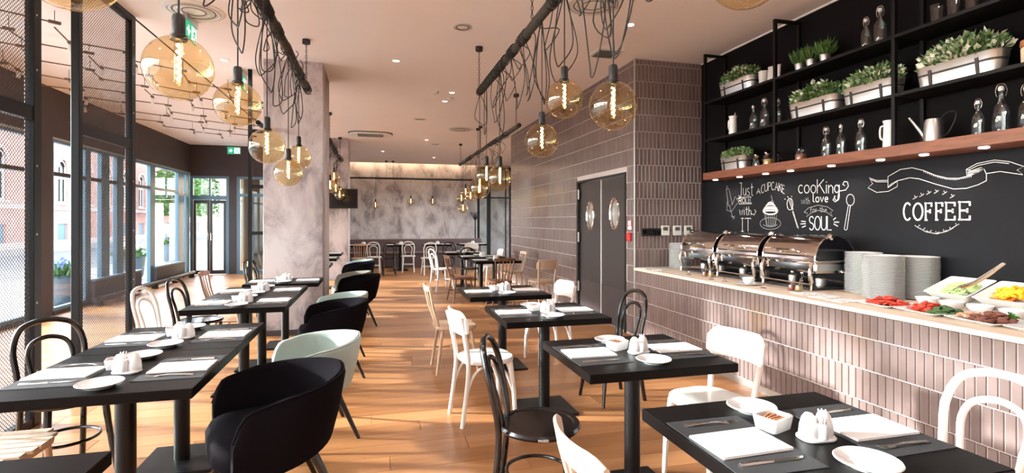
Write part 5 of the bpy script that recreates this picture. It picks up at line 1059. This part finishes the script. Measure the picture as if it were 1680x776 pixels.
# cup, jars, leaflets along the front of the counter
t = thing('cup_and_saucer', 'white cup standing on a saucer and plate before the middle chafing dish', 'cup', (3.43, 4.28, CZ))
MB().lathe([(0, .002), (.06, 0), (.12, .014), (.118, .017), (.06, .006), (0, .006)], 28, caps=False).build('saucer', 'china', t); MB().lathe([(0, .008), (.03, .008), (.045, .03), (.055, .07), (.052, .071), (.042, .032), (0, .014)], 24, caps=False).build('cup', 'china', t, smooth=60)
MB().tube([(.052 + .022 * math.sin(math.pi * k / 8), 0, .028 + .034 * k / 8) for k in range(9)], .005, 6).build('handle', 'china', t)
def jarlet(x, y, mat, label):
    t = thing('sauce_jar', label, 'jar', (x, y, CZ), 0, 'small sauce jars')
    MB().lathe([(0, .002), (.026, 0), (.030, .01), (.030, .055), (.026, .062), (.024, .062), (.027, .054), (.027, .01), (0, .006)], 18, caps=False).build('glass', 'clear_glass', t, smooth=60)
    MB().lathe([(0, .008), (.0265, .009), (.0265, .046), (0, .047)], 16, caps=False).build('sauce', mat, t); MB().tube([(.0, 0, .045), (.03, .01, .11)], .003, 6).build('spoon', 'cutlery', t)
jarlet(3.47, 5.02, 'honey', 'small jar of dark red sauce before the farthest chafing dish'); jarlet(3.50, 4.95, 'mustard', 'small jar of amber sauce before the farthest chafing dish')
jarlet(3.51, 3.83, 'tomato_dark', 'small jar of red sauce before the nearest chafing dish'); jarlet(3.52, 3.76, 'mustard', 'small jar of mustard before the nearest chafing dish')
def mk_leaflet():
    o = MB().box(-.105, .105, -.075, .075, 0, .006, .001).build('leaflet', 'paper_print', smooth=0); o['category'] = 'leaflet'; return o
for k, (x, y, r, lb) in enumerate(((3.37, 6.05, 10, 'printed leaflet at the tiled corner end of the counter'), (3.42, 5.82, 24, 'printed leaflet second from the tiled corner'), (3.48, 3.62, -12, 'printed leaflet before the stack next to the chafing dish'), (3.46, 3.42, 8, 'printed leaflet second before the plate stacks'), (3.44, 3.22, -5, 'printed leaflet next to the tomato platter'))):
    place('leaflet', mk_leaflet, (x, y, CZ), R(r), lb, 'leaflets on the counter')
def mk_knob():
    o = MB().lathe([(0, 0), (.028, 0), (.024, .006), (.006, .010), (.006, .025), (.013, .032), (.010, .04), (0, .042)], 14, caps=False).build('card_holder', 'chrome'); o['category'] = 'card holder'; return o
for k, (y, w) in enumerate(((4.75, 'left of the cup'), (4.55, 'just left of the cup'), (4.02, 'right of the cup'), (5.2, 'behind the dark red sauce jar'))): place('knob', mk_knob, (3.36 + .01 * k, y, CZ), 0, 'small chrome card holder on the counter edge ' + w, 'chrome card holders')
# wall controls on the tiled front
def mk_thermo():
    t = thing('thermostat', '', 'thermostat'); MB().box(-.062, .062, -.022, 0, -.065, .065, .006).build('case', 'white_plastic', t); MB().box(-.034, .034, -.024, -.022, .0, .045).build('display', 'lcd_grey', t, smooth=0)
    MB().box(-.03, .03, -.024, -.022, -.04, -.03).build('button', 'china_soft', t, smooth=0); return t
for x, w in ((3.685, 'left one'), (3.862, 'middle one'), (4.03, 'right one next to the chalkboard')): place('thermo', mk_thermo, (x, YT - .001, 1.37), 0, 'white wall thermostat in a row of three, ' + w, 'wall thermostats')
t = thing('switch_panel', 'flat black switch panel left of the thermostats', 'switch', (3.49, YT - .001, 1.35))
MB().box(-.15, .15, -.018, 0, -.05, .05, .004).build('plate', 'black_plastic', t, smooth=0)
for k in range(4): MB().box(-.13 + k * .068, -.075 + k * .068, -.021, -.018, -.03, .03).build('rocker', 'screen_black', t, smooth=0)
t = thing('fire_sign', 'red and white fire extinguisher sign with red box beside the swing doors', 'fire sign', (XT - .001, 6.32, 1.35))
MB().box(-.006, 0, -.055, .055, .03, .16).build('panel', 'red_sign', t, smooth=0); MB().box(-.008, -.006, -.048, .048, .036, .075).box(-.008, -.006, -.03, -.008, .085, .15).box(-.008, -.006, .006, .04, .09, .145).build('pictogram', 'white_sign', t, smooth=0)
MB().box(-.035, 0, -.05, .05, -.12, -.01, .006).build('call_point', 'red_sign', t)
# television on the far column
t = thing('television', 'black flat television on a bracket at the far column', 'television', (-.84, 14.02, 2.06))
MB().box(-.42, .42, -.03, .02, -.25, .25, .006).build('case', 'black_plastic', t, smooth=0); MB().box(-.40, .40, -.033, -.03, -.23, .23).build('screen', 'screen_black', t, smooth=0); MB().box(-.08, .08, .02, .075, -.08, .08).build('bracket', 'steel_black', t, smooth=0)
t = thing('coat_stand', 'slim black coat stand with branching hooks by the back wall', 'coat stand', (3.48, 18.6, 0))
MB().tube([(0, 0, .03), (0, 0, 1.75)], .02, 10).build('pole', 'steel_black', t); MB().lathe([(.2, 0), (.2, .02), (.03, .04)], 18).build('base', 'steel_black', t)
for k in range(6):
    a = k * 1.047; MB().tube(smoothpath([(0, 0, 1.5), (.08 * math.cos(a), .08 * math.sin(a), 1.62), (.17 * math.cos(a), .17 * math.sin(a), 1.80)], 4), .011, 6).build('hook', 'steel_black', t)
# ================================================================== WALL SHELVING
SX, SD = 3.92, .32   # front plane, depth to the wall
sh = thing('shelf_unit', 'black steel wall shelving with a thick walnut bottom board above the chalkboard', 'shelf', (SX, 0, 0))
YS = (5.68, 4.51, 3.24, 1.95, .7)
for y in YS:
    MB().box(0, .03, y - .015, y + .015, 2.07, 3.545).build('upright', 'steel_black', sh, smooth=0); MB().box(SD - .03, SD - .002, y - .015, y + .015, 2.07, 3.545).build('upright', 'steel_black', sh, smooth=0)
    MB().box(.03, SD - .03, y - .015, y + .015, 3.515, 3.545).build('cross_bar', 'steel_black', sh, smooth=0)
for z, nm in ((2.49, 0), (2.95, 1)):
    for k in range(len(YS) - 1): MB().box(.0, SD - .004, YS[k + 1] + .016, YS[k] - .016, z - .025, z).build('shelf_board', 'steel_black', sh, smooth=0)
MB().box(-.005, SD - .004, YS[-1], YS[0] + .02, 2.0, 2.085, .003).build('walnut_board', 'walnut', sh, smooth=0)
for k, y in enumerate((5.6, 5.16, 4.745, 4.40, 3.91, 3.43, 3.075, 2.67, 2.25, 1.8, 1.3)):
    MB().lathe([(.03, 0), (.03, -.006), (.024, -.008), (0, -.008)], 14, (.10, y, 2.0), caps=False).build('led_puck', 'led_white', sh)
    if k % 2 == 0:
        ld = bpy.data.lights.new('puck_lamp', 'AREA'); ld.shape = 'DISK'; ld.size = .05; ld.energy = 2.2; ld.color = (1, .9, .8); ld.spread = R(140)
        o = bpy.data.objects.new('puck_lamp', ld); COL.objects.link(o); o.location = (SX + .10, y, 1.985)
def leaves(n, rx, ry, h, size, seed, up=.5, narrow=.55):
    rr = random.Random(seed); m = MB()
    for k in range(n):
        a = rr.random() * 6.283; q = math.sqrt(rr.random()); e = rr.random()
        p = Vector((rx * q * math.cos(a), ry * q * math.sin(a), h * e * (1 - .5 * q * q)))
        d = Vector((math.cos(a) * q + rr.uniform(-.6, .6), math.sin(a) * q + rr.uniform(-.6, .6), up + rr.uniform(-.4, .5))).normalized()
        sd_ = d.cross(Vector((rr.uniform(-1, 1), rr.uniform(-1, 1), rr.uniform(-.3, 1)))); sd_ = sd_.normalized() if sd_.length > .01 else d.orthogonal().normalized()
        nn = d.cross(sd_); s = size * rr.uniform(.7, 1.3); w = s * narrow
        m.add([p, p + d * s * .45 - sd_ * w * .5 + nn * s * .08, p + d * s, p + d * s * .45 + sd_ * w * .5 + nn * s * .08], [(0, 1, 2), (0, 2, 3)])
    return m
def planter(key, L, loc, label, mats, seed, hh=.17, sz=.042):
    """zinc trough with dark straps; long axis along Y"""
    def trough():
        t = thing('planter', '', 'planter'); D = .085; H_ = .145
        def rg(k, z, sh_=0): return [(a * k - sh_ * 0, b + (0), z) for a, b in [(x * (D - sh_) / D, y * (L - sh_) / L) for x, y in rrect(D, L, .07, 6)]]
        MB().loft([[(x * .82, y * .93, 0) for x, y in rrect(D, L, .07, 6)], [(x, y, H_) for x, y in rrect(D, L, .07, 6)], [(x * 1.06, y * 1.015, H_ + .004) for x, y in rrect(D, L, .07, 6)], [(x * .94, y * .98, H_) for x, y in rrect(D, L, .07, 6)], [(x * .9, y * .96, H_ - .03) for x, y in rrect(D, L, .07, 6)]], caps=True).build('trough', 'zinc', t, smooth=50)
        k1 = .82 + .18 * .62; k2 = .93 + .07 * .62
        MB().loft([[(x * k1 * 1.012, y * k2 * 1.006, z) for x, y in rrect(D, L, .07, 6)] for z in (.08, .095)], caps=False).build('strap', 'strap', t)
        for yy in (-L * .55, L * .55):
            MB().loft([[(-D * .82 * s - .004, yy - .011, 0), (-D * .82 * s - .004, yy + .011, 0), (-D * .82 * s, yy + .011, 0), (-D * .82 * s, yy - .011, 0)] if i == 0 else [(-D * .99 - .004, yy - .011, .115), (-D * .99 - .004, yy + .011, .115), (-D * .99, yy + .011, .115), (-D * .99, yy - .011, .115)] for i, s in enumerate((1, 1))]).build('strap', 'strap', t, smooth=0)
        return t
    t = place(('planter', key), trough, loc, 0, label, 'zinc planters on the shelves')
    for i, (m, n) in enumerate(mats):
        leaves(int(n * 1.7), .095, L * 1.0, hh, sz * (1.15 if 'flower' in m else 1), seed + i, narrow=.75 if 'flower' in m else .55).xf(Matrix.Translation((0, 0, .135))).build('foliage' if 'flower' not in m else 'blossom', m, t, smooth=0, kind='stuff')
PXX = SX + .12
Lf = (('leaf_green', 260), ('leaf_dark', 160), ('leaf_pale', 90), ('flower_white', 48))
planter('s', .285, (PXX, 5.19, 2.9512), 'zinc planter with dark straps on the upper shelf, leftmost', Lf, 200)
planter('s', .285, (PXX, 4.10, 2.4912), 'zinc planter on the middle shelf, left of the pair under the small pots', Lf, 210)
planter('m', .25, (PXX, 3.515, 2.4912), 'zinc planter on the middle shelf, right of the pair beside the upright', (('leaf_pale', 220), ('leaf_green', 160), ('leaf_dark', 100), ('flower_white', 44)), 220)
planter('l', .285, (PXX, 2.83, 2.4912), 'largest-looking zinc planter on the middle shelf at the right, bushy with pale leaves', (('leaf_pale', 260), ('leaf_green', 200), ('leaf_dark', 160), ('flower_white', 90)), 230, .18)
planter('s2', .22, (PXX, 5.24, 2.0862), 'zinc planter on the walnut board, leftmost, with bright lettuce-green leaves', (('leaf_green', 300), ('leaf_pale', 200)), 240, .12, .035)
# small round pots with grass
for k, (y, lb) in enumerate(((4.30, 'left'), (4.16, 'middle'), (4.0, 'right'))):
    def mk():
        t = thing('small_pot', '', 'pot'); MB().lathe([(0, .002), (.036, 0), (.048, .085), (.050, .087), (.045, .085), (.04, .07), (0, .07)], 20, caps=False).build('pot', 'zinc', t, smooth=40); return t
    t = place('smallpot', mk, (PXX, y, 2.9512), 0, 'small zinc pot of grassy herbs on the upper shelf, %s of three' % lb, 'small zinc herb pots')
    leaves(120, .05, .05, .06, .11, 300 + k, up=1.6, narrow=.12).xf(Matrix.Translation((0, 0, .07))).build('foliage', 'leaf_green', t, smooth=0, kind='stuff')
    leaves(70, .05, .05, .06, .10, 310 + k, up=1.6, narrow=.14).xf(Matrix.Translation((0, 0, .07))).build('foliage', 'leaf_dark', t, smooth=0, kind='stuff')
def mk_bottle():
    t = thing('swing_top_bottle', '', 'bottle'); r = .043
    MB().lathe([(0, .002), (r * .9, 0), (r, .008), (r, .13), (r * .9, .155), (.020, .19), (.014, .205), (.014, .24), (.017, .243), (.017, .252), (.012, .252), (.011, .21), (.018, .188), (r * .82, .152), (r - .005, .128), (r - .005, .012), (0, .008)], 20, caps=False).build('glass', 'clear_glass', t, smooth=50)
    MB().lathe([(.0, .25), (.014, .25), (.016, .262), (.012, .276), (0, .280)], 12, caps=False).build('stopper', 'china', t, smooth=60)
    MB().tube(smoothpath([(.0, -.018, .215), (.004, -.026, .25), (.0, -.016, .285), (0, 0, .292), (0, .016, .285), (.004, .026, .25), (0, .018, .215)], 4), .0022, 6).build('wire_bail', 'cutlery', t)
    return t
for x, y, z, s, lb in ((PXX, 4.96, 2.4912, 1, 'left of the pair beside the white jug'), (PXX, 4.79, 2.4912, 1.12, 'right of the pair beside the white jug'), (PXX, 4.60, 2.4912, .95, 'behind the upright on the middle shelf'),
    (PXX, 3.58, 2.9512, .95, 'left of the pair on the upper shelf'), (PXX, 3.45, 2.9512, 1.1, 'right of the pair on the upper shelf'),
    (PXX, 3.99, 2.0862, .98, 'left of three on the walnut board'), (PXX, 3.83, 2.0862, .98, 'middle of three on the walnut board'), (PXX, 3.63, 2.0862, 1.0, 'right of three on the walnut board'),
    (PXX, 2.72, 2.0862, .88, 'right of the watering can'), (PXX, 2.58, 2.0862, 1.12, 'tallest, right of the watering can'), (PXX, 2.44, 2.0862, 1.0, 'at the right edge of the walnut board')):
    o = place('bottle', mk_bottle, (x, y, z), R(jit(40)), 'clear swing top glass bottle ' + lb, 'swing top bottles on the shelves'); o.scale = (s, s, s)
def mk_jug():
    t = thing('white_jug', '', 'jug')
    MB().lathe([(0, .002), (.042, 0), (.046, .02), (.042, .12), (.040, .2), (.048, .225), (.044, .225), (.036, .2), (.038, .12), (.04, .02), (0, .01)], 22, caps=False).build('body', 'china', t, smooth=60)
    MB().tube(smoothpath([(0, .04, .19), (0, .075, .18), (0, .078, .10), (0, .044, .07)], 5), .008, 8).build('handle', 'china', t)
    MB().tube([(0, -.01, .18), (.01, -.03, .26)], .007, 6).build('utensil', 'chair_ash', t); return t
place('jug', mk_jug, (PXX, 5.30, 2.4912), 0, 'tall white jug with a wooden utensil on the middle shelf', 'white jugs'); place('jug', mk_jug, (PXX, 3.37, 2.0862), 0, 'tall white jug on the walnut board beside the upright', 'white jugs')
def mk_tumbler():
    t = MB().lathe([(0, .002), (.034, 0), (.042, .15), (.039, .15), (.031, .01), (0, .008)], 20, caps=False).build('glass_tumbler', 'clear_glass', smooth=60); t['category'] = 'glass'; return t
for y, lb in ((3.0, 'upper shelf at the top right, left one'), (2.88, 'upper shelf at the top right, middle one'), (2.76, 'upper shelf at the top right, right one')):
    place('tumbler', mk_tumbler, (PXX, y, 2.9512), 0, 'clear tall glass on the ' + lb, 'tall glasses on the upper shelf')
t = thing('ceramic_beaker', 'pale grey ceramic beaker on the upper shelf beside the framed card', 'beaker', (PXX, 4.80, 2.9512)); MB().lathe([(0, .002), (.045, 0), (.052, .15), (.048, .15), (.041, .01), (0, .008)], 20, caps=False).build('body', 'china_soft', t, smooth=60); MB().lathe([(0, .14), (.047, .14)], 20, caps=False).build('inside', 'brushed', t)
t = thing('framed_card', 'small pale framed card leaning beside the upright on the upper shelf', 'frame', (PXX + .02, 4.68, 2.9512), R(20)); MB().box(-.008, .008, -.07, .07, 0, .19, .003).xf(Matrix.Rotation(R(8), 4, 'Y')).build('card_frame', 'brushed', t, smooth=0); MB().box(-.0105, -.008, -.058, .058, .012, .178).xf(Matrix.Rotation(R(8), 4, 'Y')).build('card', 'china_soft', t, smooth=0)
def jar(x, y, z, s, mat, label, tilt=True):
    t = thing('storage_jar', label, 'jar', (x, y, z), 0, 'storage jars with lids'); r = .05 * s
    MB().lathe([(0, .002), (r * .95, 0), (r, .01), (r, .075 * s), (r * .85, .09 * s), (r * .82, .09 * s), (r * .95, .07 * s), (r * .95, .012), (0, .008)], 20, caps=False).build('glass', 'clear_glass', t, smooth=50)
    MB().lathe([(0, .009), (r * .92, .01), (r * .92, .06 * s), (0, .062 * s)], 16, caps=False).build('contents', mat, t)
    lid = MB().lathe([(0, -.01), (r * .7, -.01), (r * .95, 0), (r * .95, .012), (.012, .02), (.018, .035), (0, .04)], 18, caps=False)
    lid.xf(Matrix.Translation((0, 0, .095 * s)) if not tilt else Matrix.Translation((-.01, 0, .115 * s)) @ Matrix.Rotation(R(-50), 4, 'Y'))
    lid.build('lid', 'clear_glass' if not tilt else 'chrome', t, smooth=50)
jar(PXX, 4.89, 2.0862, 1, 'screen_black', 'glass jar of dark beans with tilted lid beside the lettuce planter'); jar(PXX, 4.73, 2.0862, 1.05, 'mustard', 'glass jar of yellow grain with tilted lid on the walnut board'); jar(PXX, 4.60, 2.0862, .8, 'screen_black', 'small dark jar behind the upright on the walnut board'); jar(PXX, 4.29, 2.0862, 1.05, 'terracotta', 'glass jar of orange spice with flat lid on the walnut board', False)
t = thing('crock', 'cream and terracotta crock at the right end of the middle shelf', 'crock', (PXX, 2.37, 2.4912)); MB().lathe([(0, 0), (.085, 0), (.088, .10), (.08, .11), (0, .11)], 22, caps=False).build('body', 'cream_pot', t, smooth=40); MB().lathe([(.0, .108), (.086, .108), (.092, .12), (.09, .15), (.02, .158), (0, .158)], 22, caps=False).build('lid', 'terracotta', t, smooth=40)
t = thing('watering_can', 'brushed zinc watering can with a long spout on the walnut board', 'watering can', (PXX, 3.02, 2.0862))
MB().lathe([(0, 0), (.062, 0), (.064, .01), (.058, .15), (.05, .172), (.046, .172), (.054, .148), (0, .14)], 24, caps=False).build('body', 'brushed', t, smooth=50)
MB().tube([(0, .055, .03), (0, .10, .10), (0, .185, .215)], [.016, .012, .008], 10).build('spout', 'brushed', t)
MB().tube(smoothpath([(0, -.05, .16), (0, -.09, .20), (0, -.15, .20), (0, -.155, .15), (0, -.11, .06), (0, -.06, .03)], 5), .006, 8).build('handle', 'steel_black', t)
# ================================================================== CHALK WRITING ON THE BOARD
def ribbon(strokes, w, x=XB - .0045):
    m = MB()
    for s in strokes:
        P = [Vector((0, a, b)) for a, b in s]; n = len(P); L_, R_ = [], []
        for i in range(n):
            t_ = (P[min(i + 1, n - 1)] - P[max(i - 1, 0)]); t_ = t_.normalized() if t_.length > 1e-6 else Vector((0, 1, 0))
            nn = Vector((0, -t_.z, t_.y)) * w / 2
            if i == 0: P[i] = P[i] - t_ * w * .25
            if i == n - 1: P[i] = P[i] + t_ * w * .25
            L_.append(P[i] + nn); R_.append(P[i] - nn)
        v = [(x - .0012, p.y, p.z) for p in L_] + [(x - .0012, p.y, p.z) for p in R_]
        m.add(v, [(i, i + 1, n + i + 1, n + i) for i in range(n - 1)])
    return m
CHALK_LABEL = {'just_roll_with_it': 'chalk lettering Just roll with it', 'cupcake_words': 'chalk lettering A CUPCAKE', 'cooking': 'chalk lettering cooKing', 'love': 'chalk lettering love', 'with_small': 'small chalk lettering with', 'for_the_banner': 'chalk banner reading for the', 'soul': 'chalk lettering SOUL', 'coffee': 'chalk lettering COFFEE'}
for k, (w, st) in CHALK.items():
    o = ribbon(st, w * .78).build('chalk_' + k, 'chalk_soft' if k in ('with_small', 'rolling_pin', 'cupcake_cherry', 'coffee_wreath', 'for_the_banner') else 'chalk', wr, smooth=0)
    if k in CHALK_LABEL: o['label'] = CHALK_LABEL[k]
# ================================================================== STREET OUTSIDE
struct('ground', MB().box(-60, -5.06, -30, 90, -.30, -.16), 'asphalt')
struct('pavement', MB().box(-9.2, -5.06, -30, 90, -.16, -.08), 'paving')
struct('pavement_far', MB().box(-19.0, -16.6, -30, 90, -.16, -.05), 'paving')
bl = thing('street_building', 'pink brick building with arched white windows across the street', 'building', (-19.0, 26, -.05))
BL = 44
NW = 15; WY = [1.6 + k * 2.9 for k in range(NW)]
def facade():
    m = MB(); D = 2.0; th = .25
    # solid wall pieces around two rows of openings
    hw = .55; e = [0]
    for y in WY: e += [y - hw, y + hw]
    e.append(BL)
    for i in range(0, len(e), 2): m.box(-th, 0, e[i], e[i + 1], 0, 9)
    for y in WY: m.box(-th, 0, y - hw, y + hw, 1.35, 2.65).box(-th, 0, y - hw, y + hw, 5.35, 9)
    m.box(-8, -th, 0, BL, 8.8, 9).box(-8, -th, 0, .25, 0, 9).box(-8, -th, BL - .25, BL, 0, 9)
    return m
facade().build('wall', 'brick_pink', bl, smooth=0)
MB().box(0, .10, 0, BL, 2.2, 2.45).build('string_course', 'stone_pink', bl, smooth=0); MB().box(0, .06, 0, BL, 0, .35).build('plinth', 'stone_pink', bl, smooth=0); MB().box(0, .25, 0, BL, 8.6, 9.1).build('cornice', 'stone_pink', bl, smooth=0)
win_me = (MB().box(-.12, -.06, -.5, -.4, 0, 2.3).box(-.12, -.06, .4, .5, 0, 2.3).box(-.12, -.06, -.4, .4, 0, .1).box(-.12, -.06, -.4, .4, 1.5, 1.62).box(-.12, -.06, -.05, .05, .1, 2.3).add([(-.06, q[0], 2.2 + q[1]) for q in arc2(0, 0, .5, 0, 180, 10)] + [(-.06, q[0], 2.2 + q[1]) for q in arc2(0, 0, .4, 0, 180, 10)], [(i, i + 1, 12 + i, 11 + i) for i in range(10)]).mesh('window', 'china_soft', 0),
          MB().box(-.16, -.13, -.5, .5, 0, 2.72).mesh('pane', 'screen_black', 0), MB().tube([(.02, q[0], q[1]) for q in arc2(0, 2.2, .62, 0, 180, 12)], .09, 6).mesh('arch', 'stone_pink', 0),
          MB().box(-.03, .12, -.7, .7, -.14, 0).mesh('sill', 'stone_pink', 0), MB().box(-.14, -.10, -.5, .5, 0, 1.35).mesh('lower_window', 'frame_blue', 0))
for y in WY:
    w = link('window', win_me[0], bl, (0, y, 2.65)); link('pane', win_me[1], w); link('arch', win_me[2], w); link('sill', win_me[3], w); link('lower_window', win_me[4], bl, (0, y, 0))
def car(loc, rz, mat, label):
    t = thing('parked_car', label, 'car', loc, rz, 'cars parked across the street')
    side = [(-2.1, .25), (-2.15, .62), (-2.0, .82), (-1.25, .92), (-.75, 1.38), (.75, 1.42), (1.5, .98), (2.05, .88), (2.15, .55), (2.1, .25)]
    MB().loft([[(x, y * (1 if z < .95 else .86), z) for x, z in side] for y in (-.86, -.8, .8, .86)]).build('body', mat, t, smooth=30)
    MB().loft([[(x, y, z) for x, z in ((-1.15, .95), (-.72, 1.33), (.72, 1.36), (1.38, .99))] for y in (-.80, .80)]).build('windows', 'screen_black', t, smooth=0)
    for x in (-1.35, 1.35):
        for y in (-.78, .78): MB().lathe([(.0, -.1), (.32, -.1), (.32, .1), (0, .1)], 16, caps=False).xf(Matrix.Translation((x, y, .32)) @ Matrix.Rotation(R(90), 4, 'X')).build('wheel', 'tyre', t)
    for y in (-.6, .6): MB().box(2.08, 2.16, y - .2, y + .2, .58, .72).build('headlamp', 'chrome', t, smooth=0)
car((-14.0, 41.5, -.16), R(-80), 'car_white', 'white car parked across the street, seen through the window')
def street_pot(x, y, s, label, flower):
    t = thing('street_planter', label, 'planter', (x, y, -.08), 0, 'planters on the pavement'); t.scale = (s, s, s)
    MB().lathe([(0, 0), (.19, 0), (.24, .10), (.27, .40), (.285, .56), (.26, .56), (.24, .50), (0, .50)], 24, caps=False).build('pot', 'pot_blue', t, smooth=50)
    leaves(260, .30, .30, .22, .13, int(abs(x * 100)), up=.7).xf(Matrix.Translation((0, 0, .5))).build('foliage', 'leaf_green', t, smooth=0, kind='stuff'); leaves(120, .28, .28, .30, .10, int(abs(y * 77)), up=.5, narrow=.9).xf(Matrix.Translation((0, 0, .58))).build('blossom', flower, t, smooth=0, kind='stuff')
street_pot(-5.75, 11.75, 1.0, 'dark blue pot of blue flowers outside, beside the brown pier', 'flower_blue')
street_pot(-6.3, 16.2, 1.15, 'dark blue pot of white flowers outside the middle window', 'flower_white')
street_pot(-7.3, 22.3, 1.3, 'dark blue pot of blue and white flowers outside near the entrance', 'flower_blue')
def street_tree(x, y, h, label, seed):
    t = thing('street_tree', label, 'tree', (x, y, -.16)); rr = random.Random(seed)
    MB().tube(smoothpath([(0, 0, 0), (.05, .02, h * .3), (-.05, .05, h * .6)], 4), [.16] * 4 + [.12] * 4 + [.08], 8).build('trunk', 'trunk', t)
    for k in range(4): MB().tube([(0, 0, h * (.3 + .07 * k)), (rr.uniform(-1, 1), rr.uniform(-1, 1), h * (.6 + .06 * k))], [.06, .02], 6).build('branch', 'trunk', t)
    leaves(2600, 1.6, 1.6, h * .75, .32, seed, up=.2).xf(Matrix.Translation((0, 0, h * .27))).build('foliage', 'leaf_green', t, smooth=0, kind='stuff')
street_tree(-16.0, 50.0, 7.5, 'green leafy street tree beside the brick building near the entrance', 5)
street_tree(-15.6, 57.0, 8, 'green leafy street tree farther along the brick building', 6)
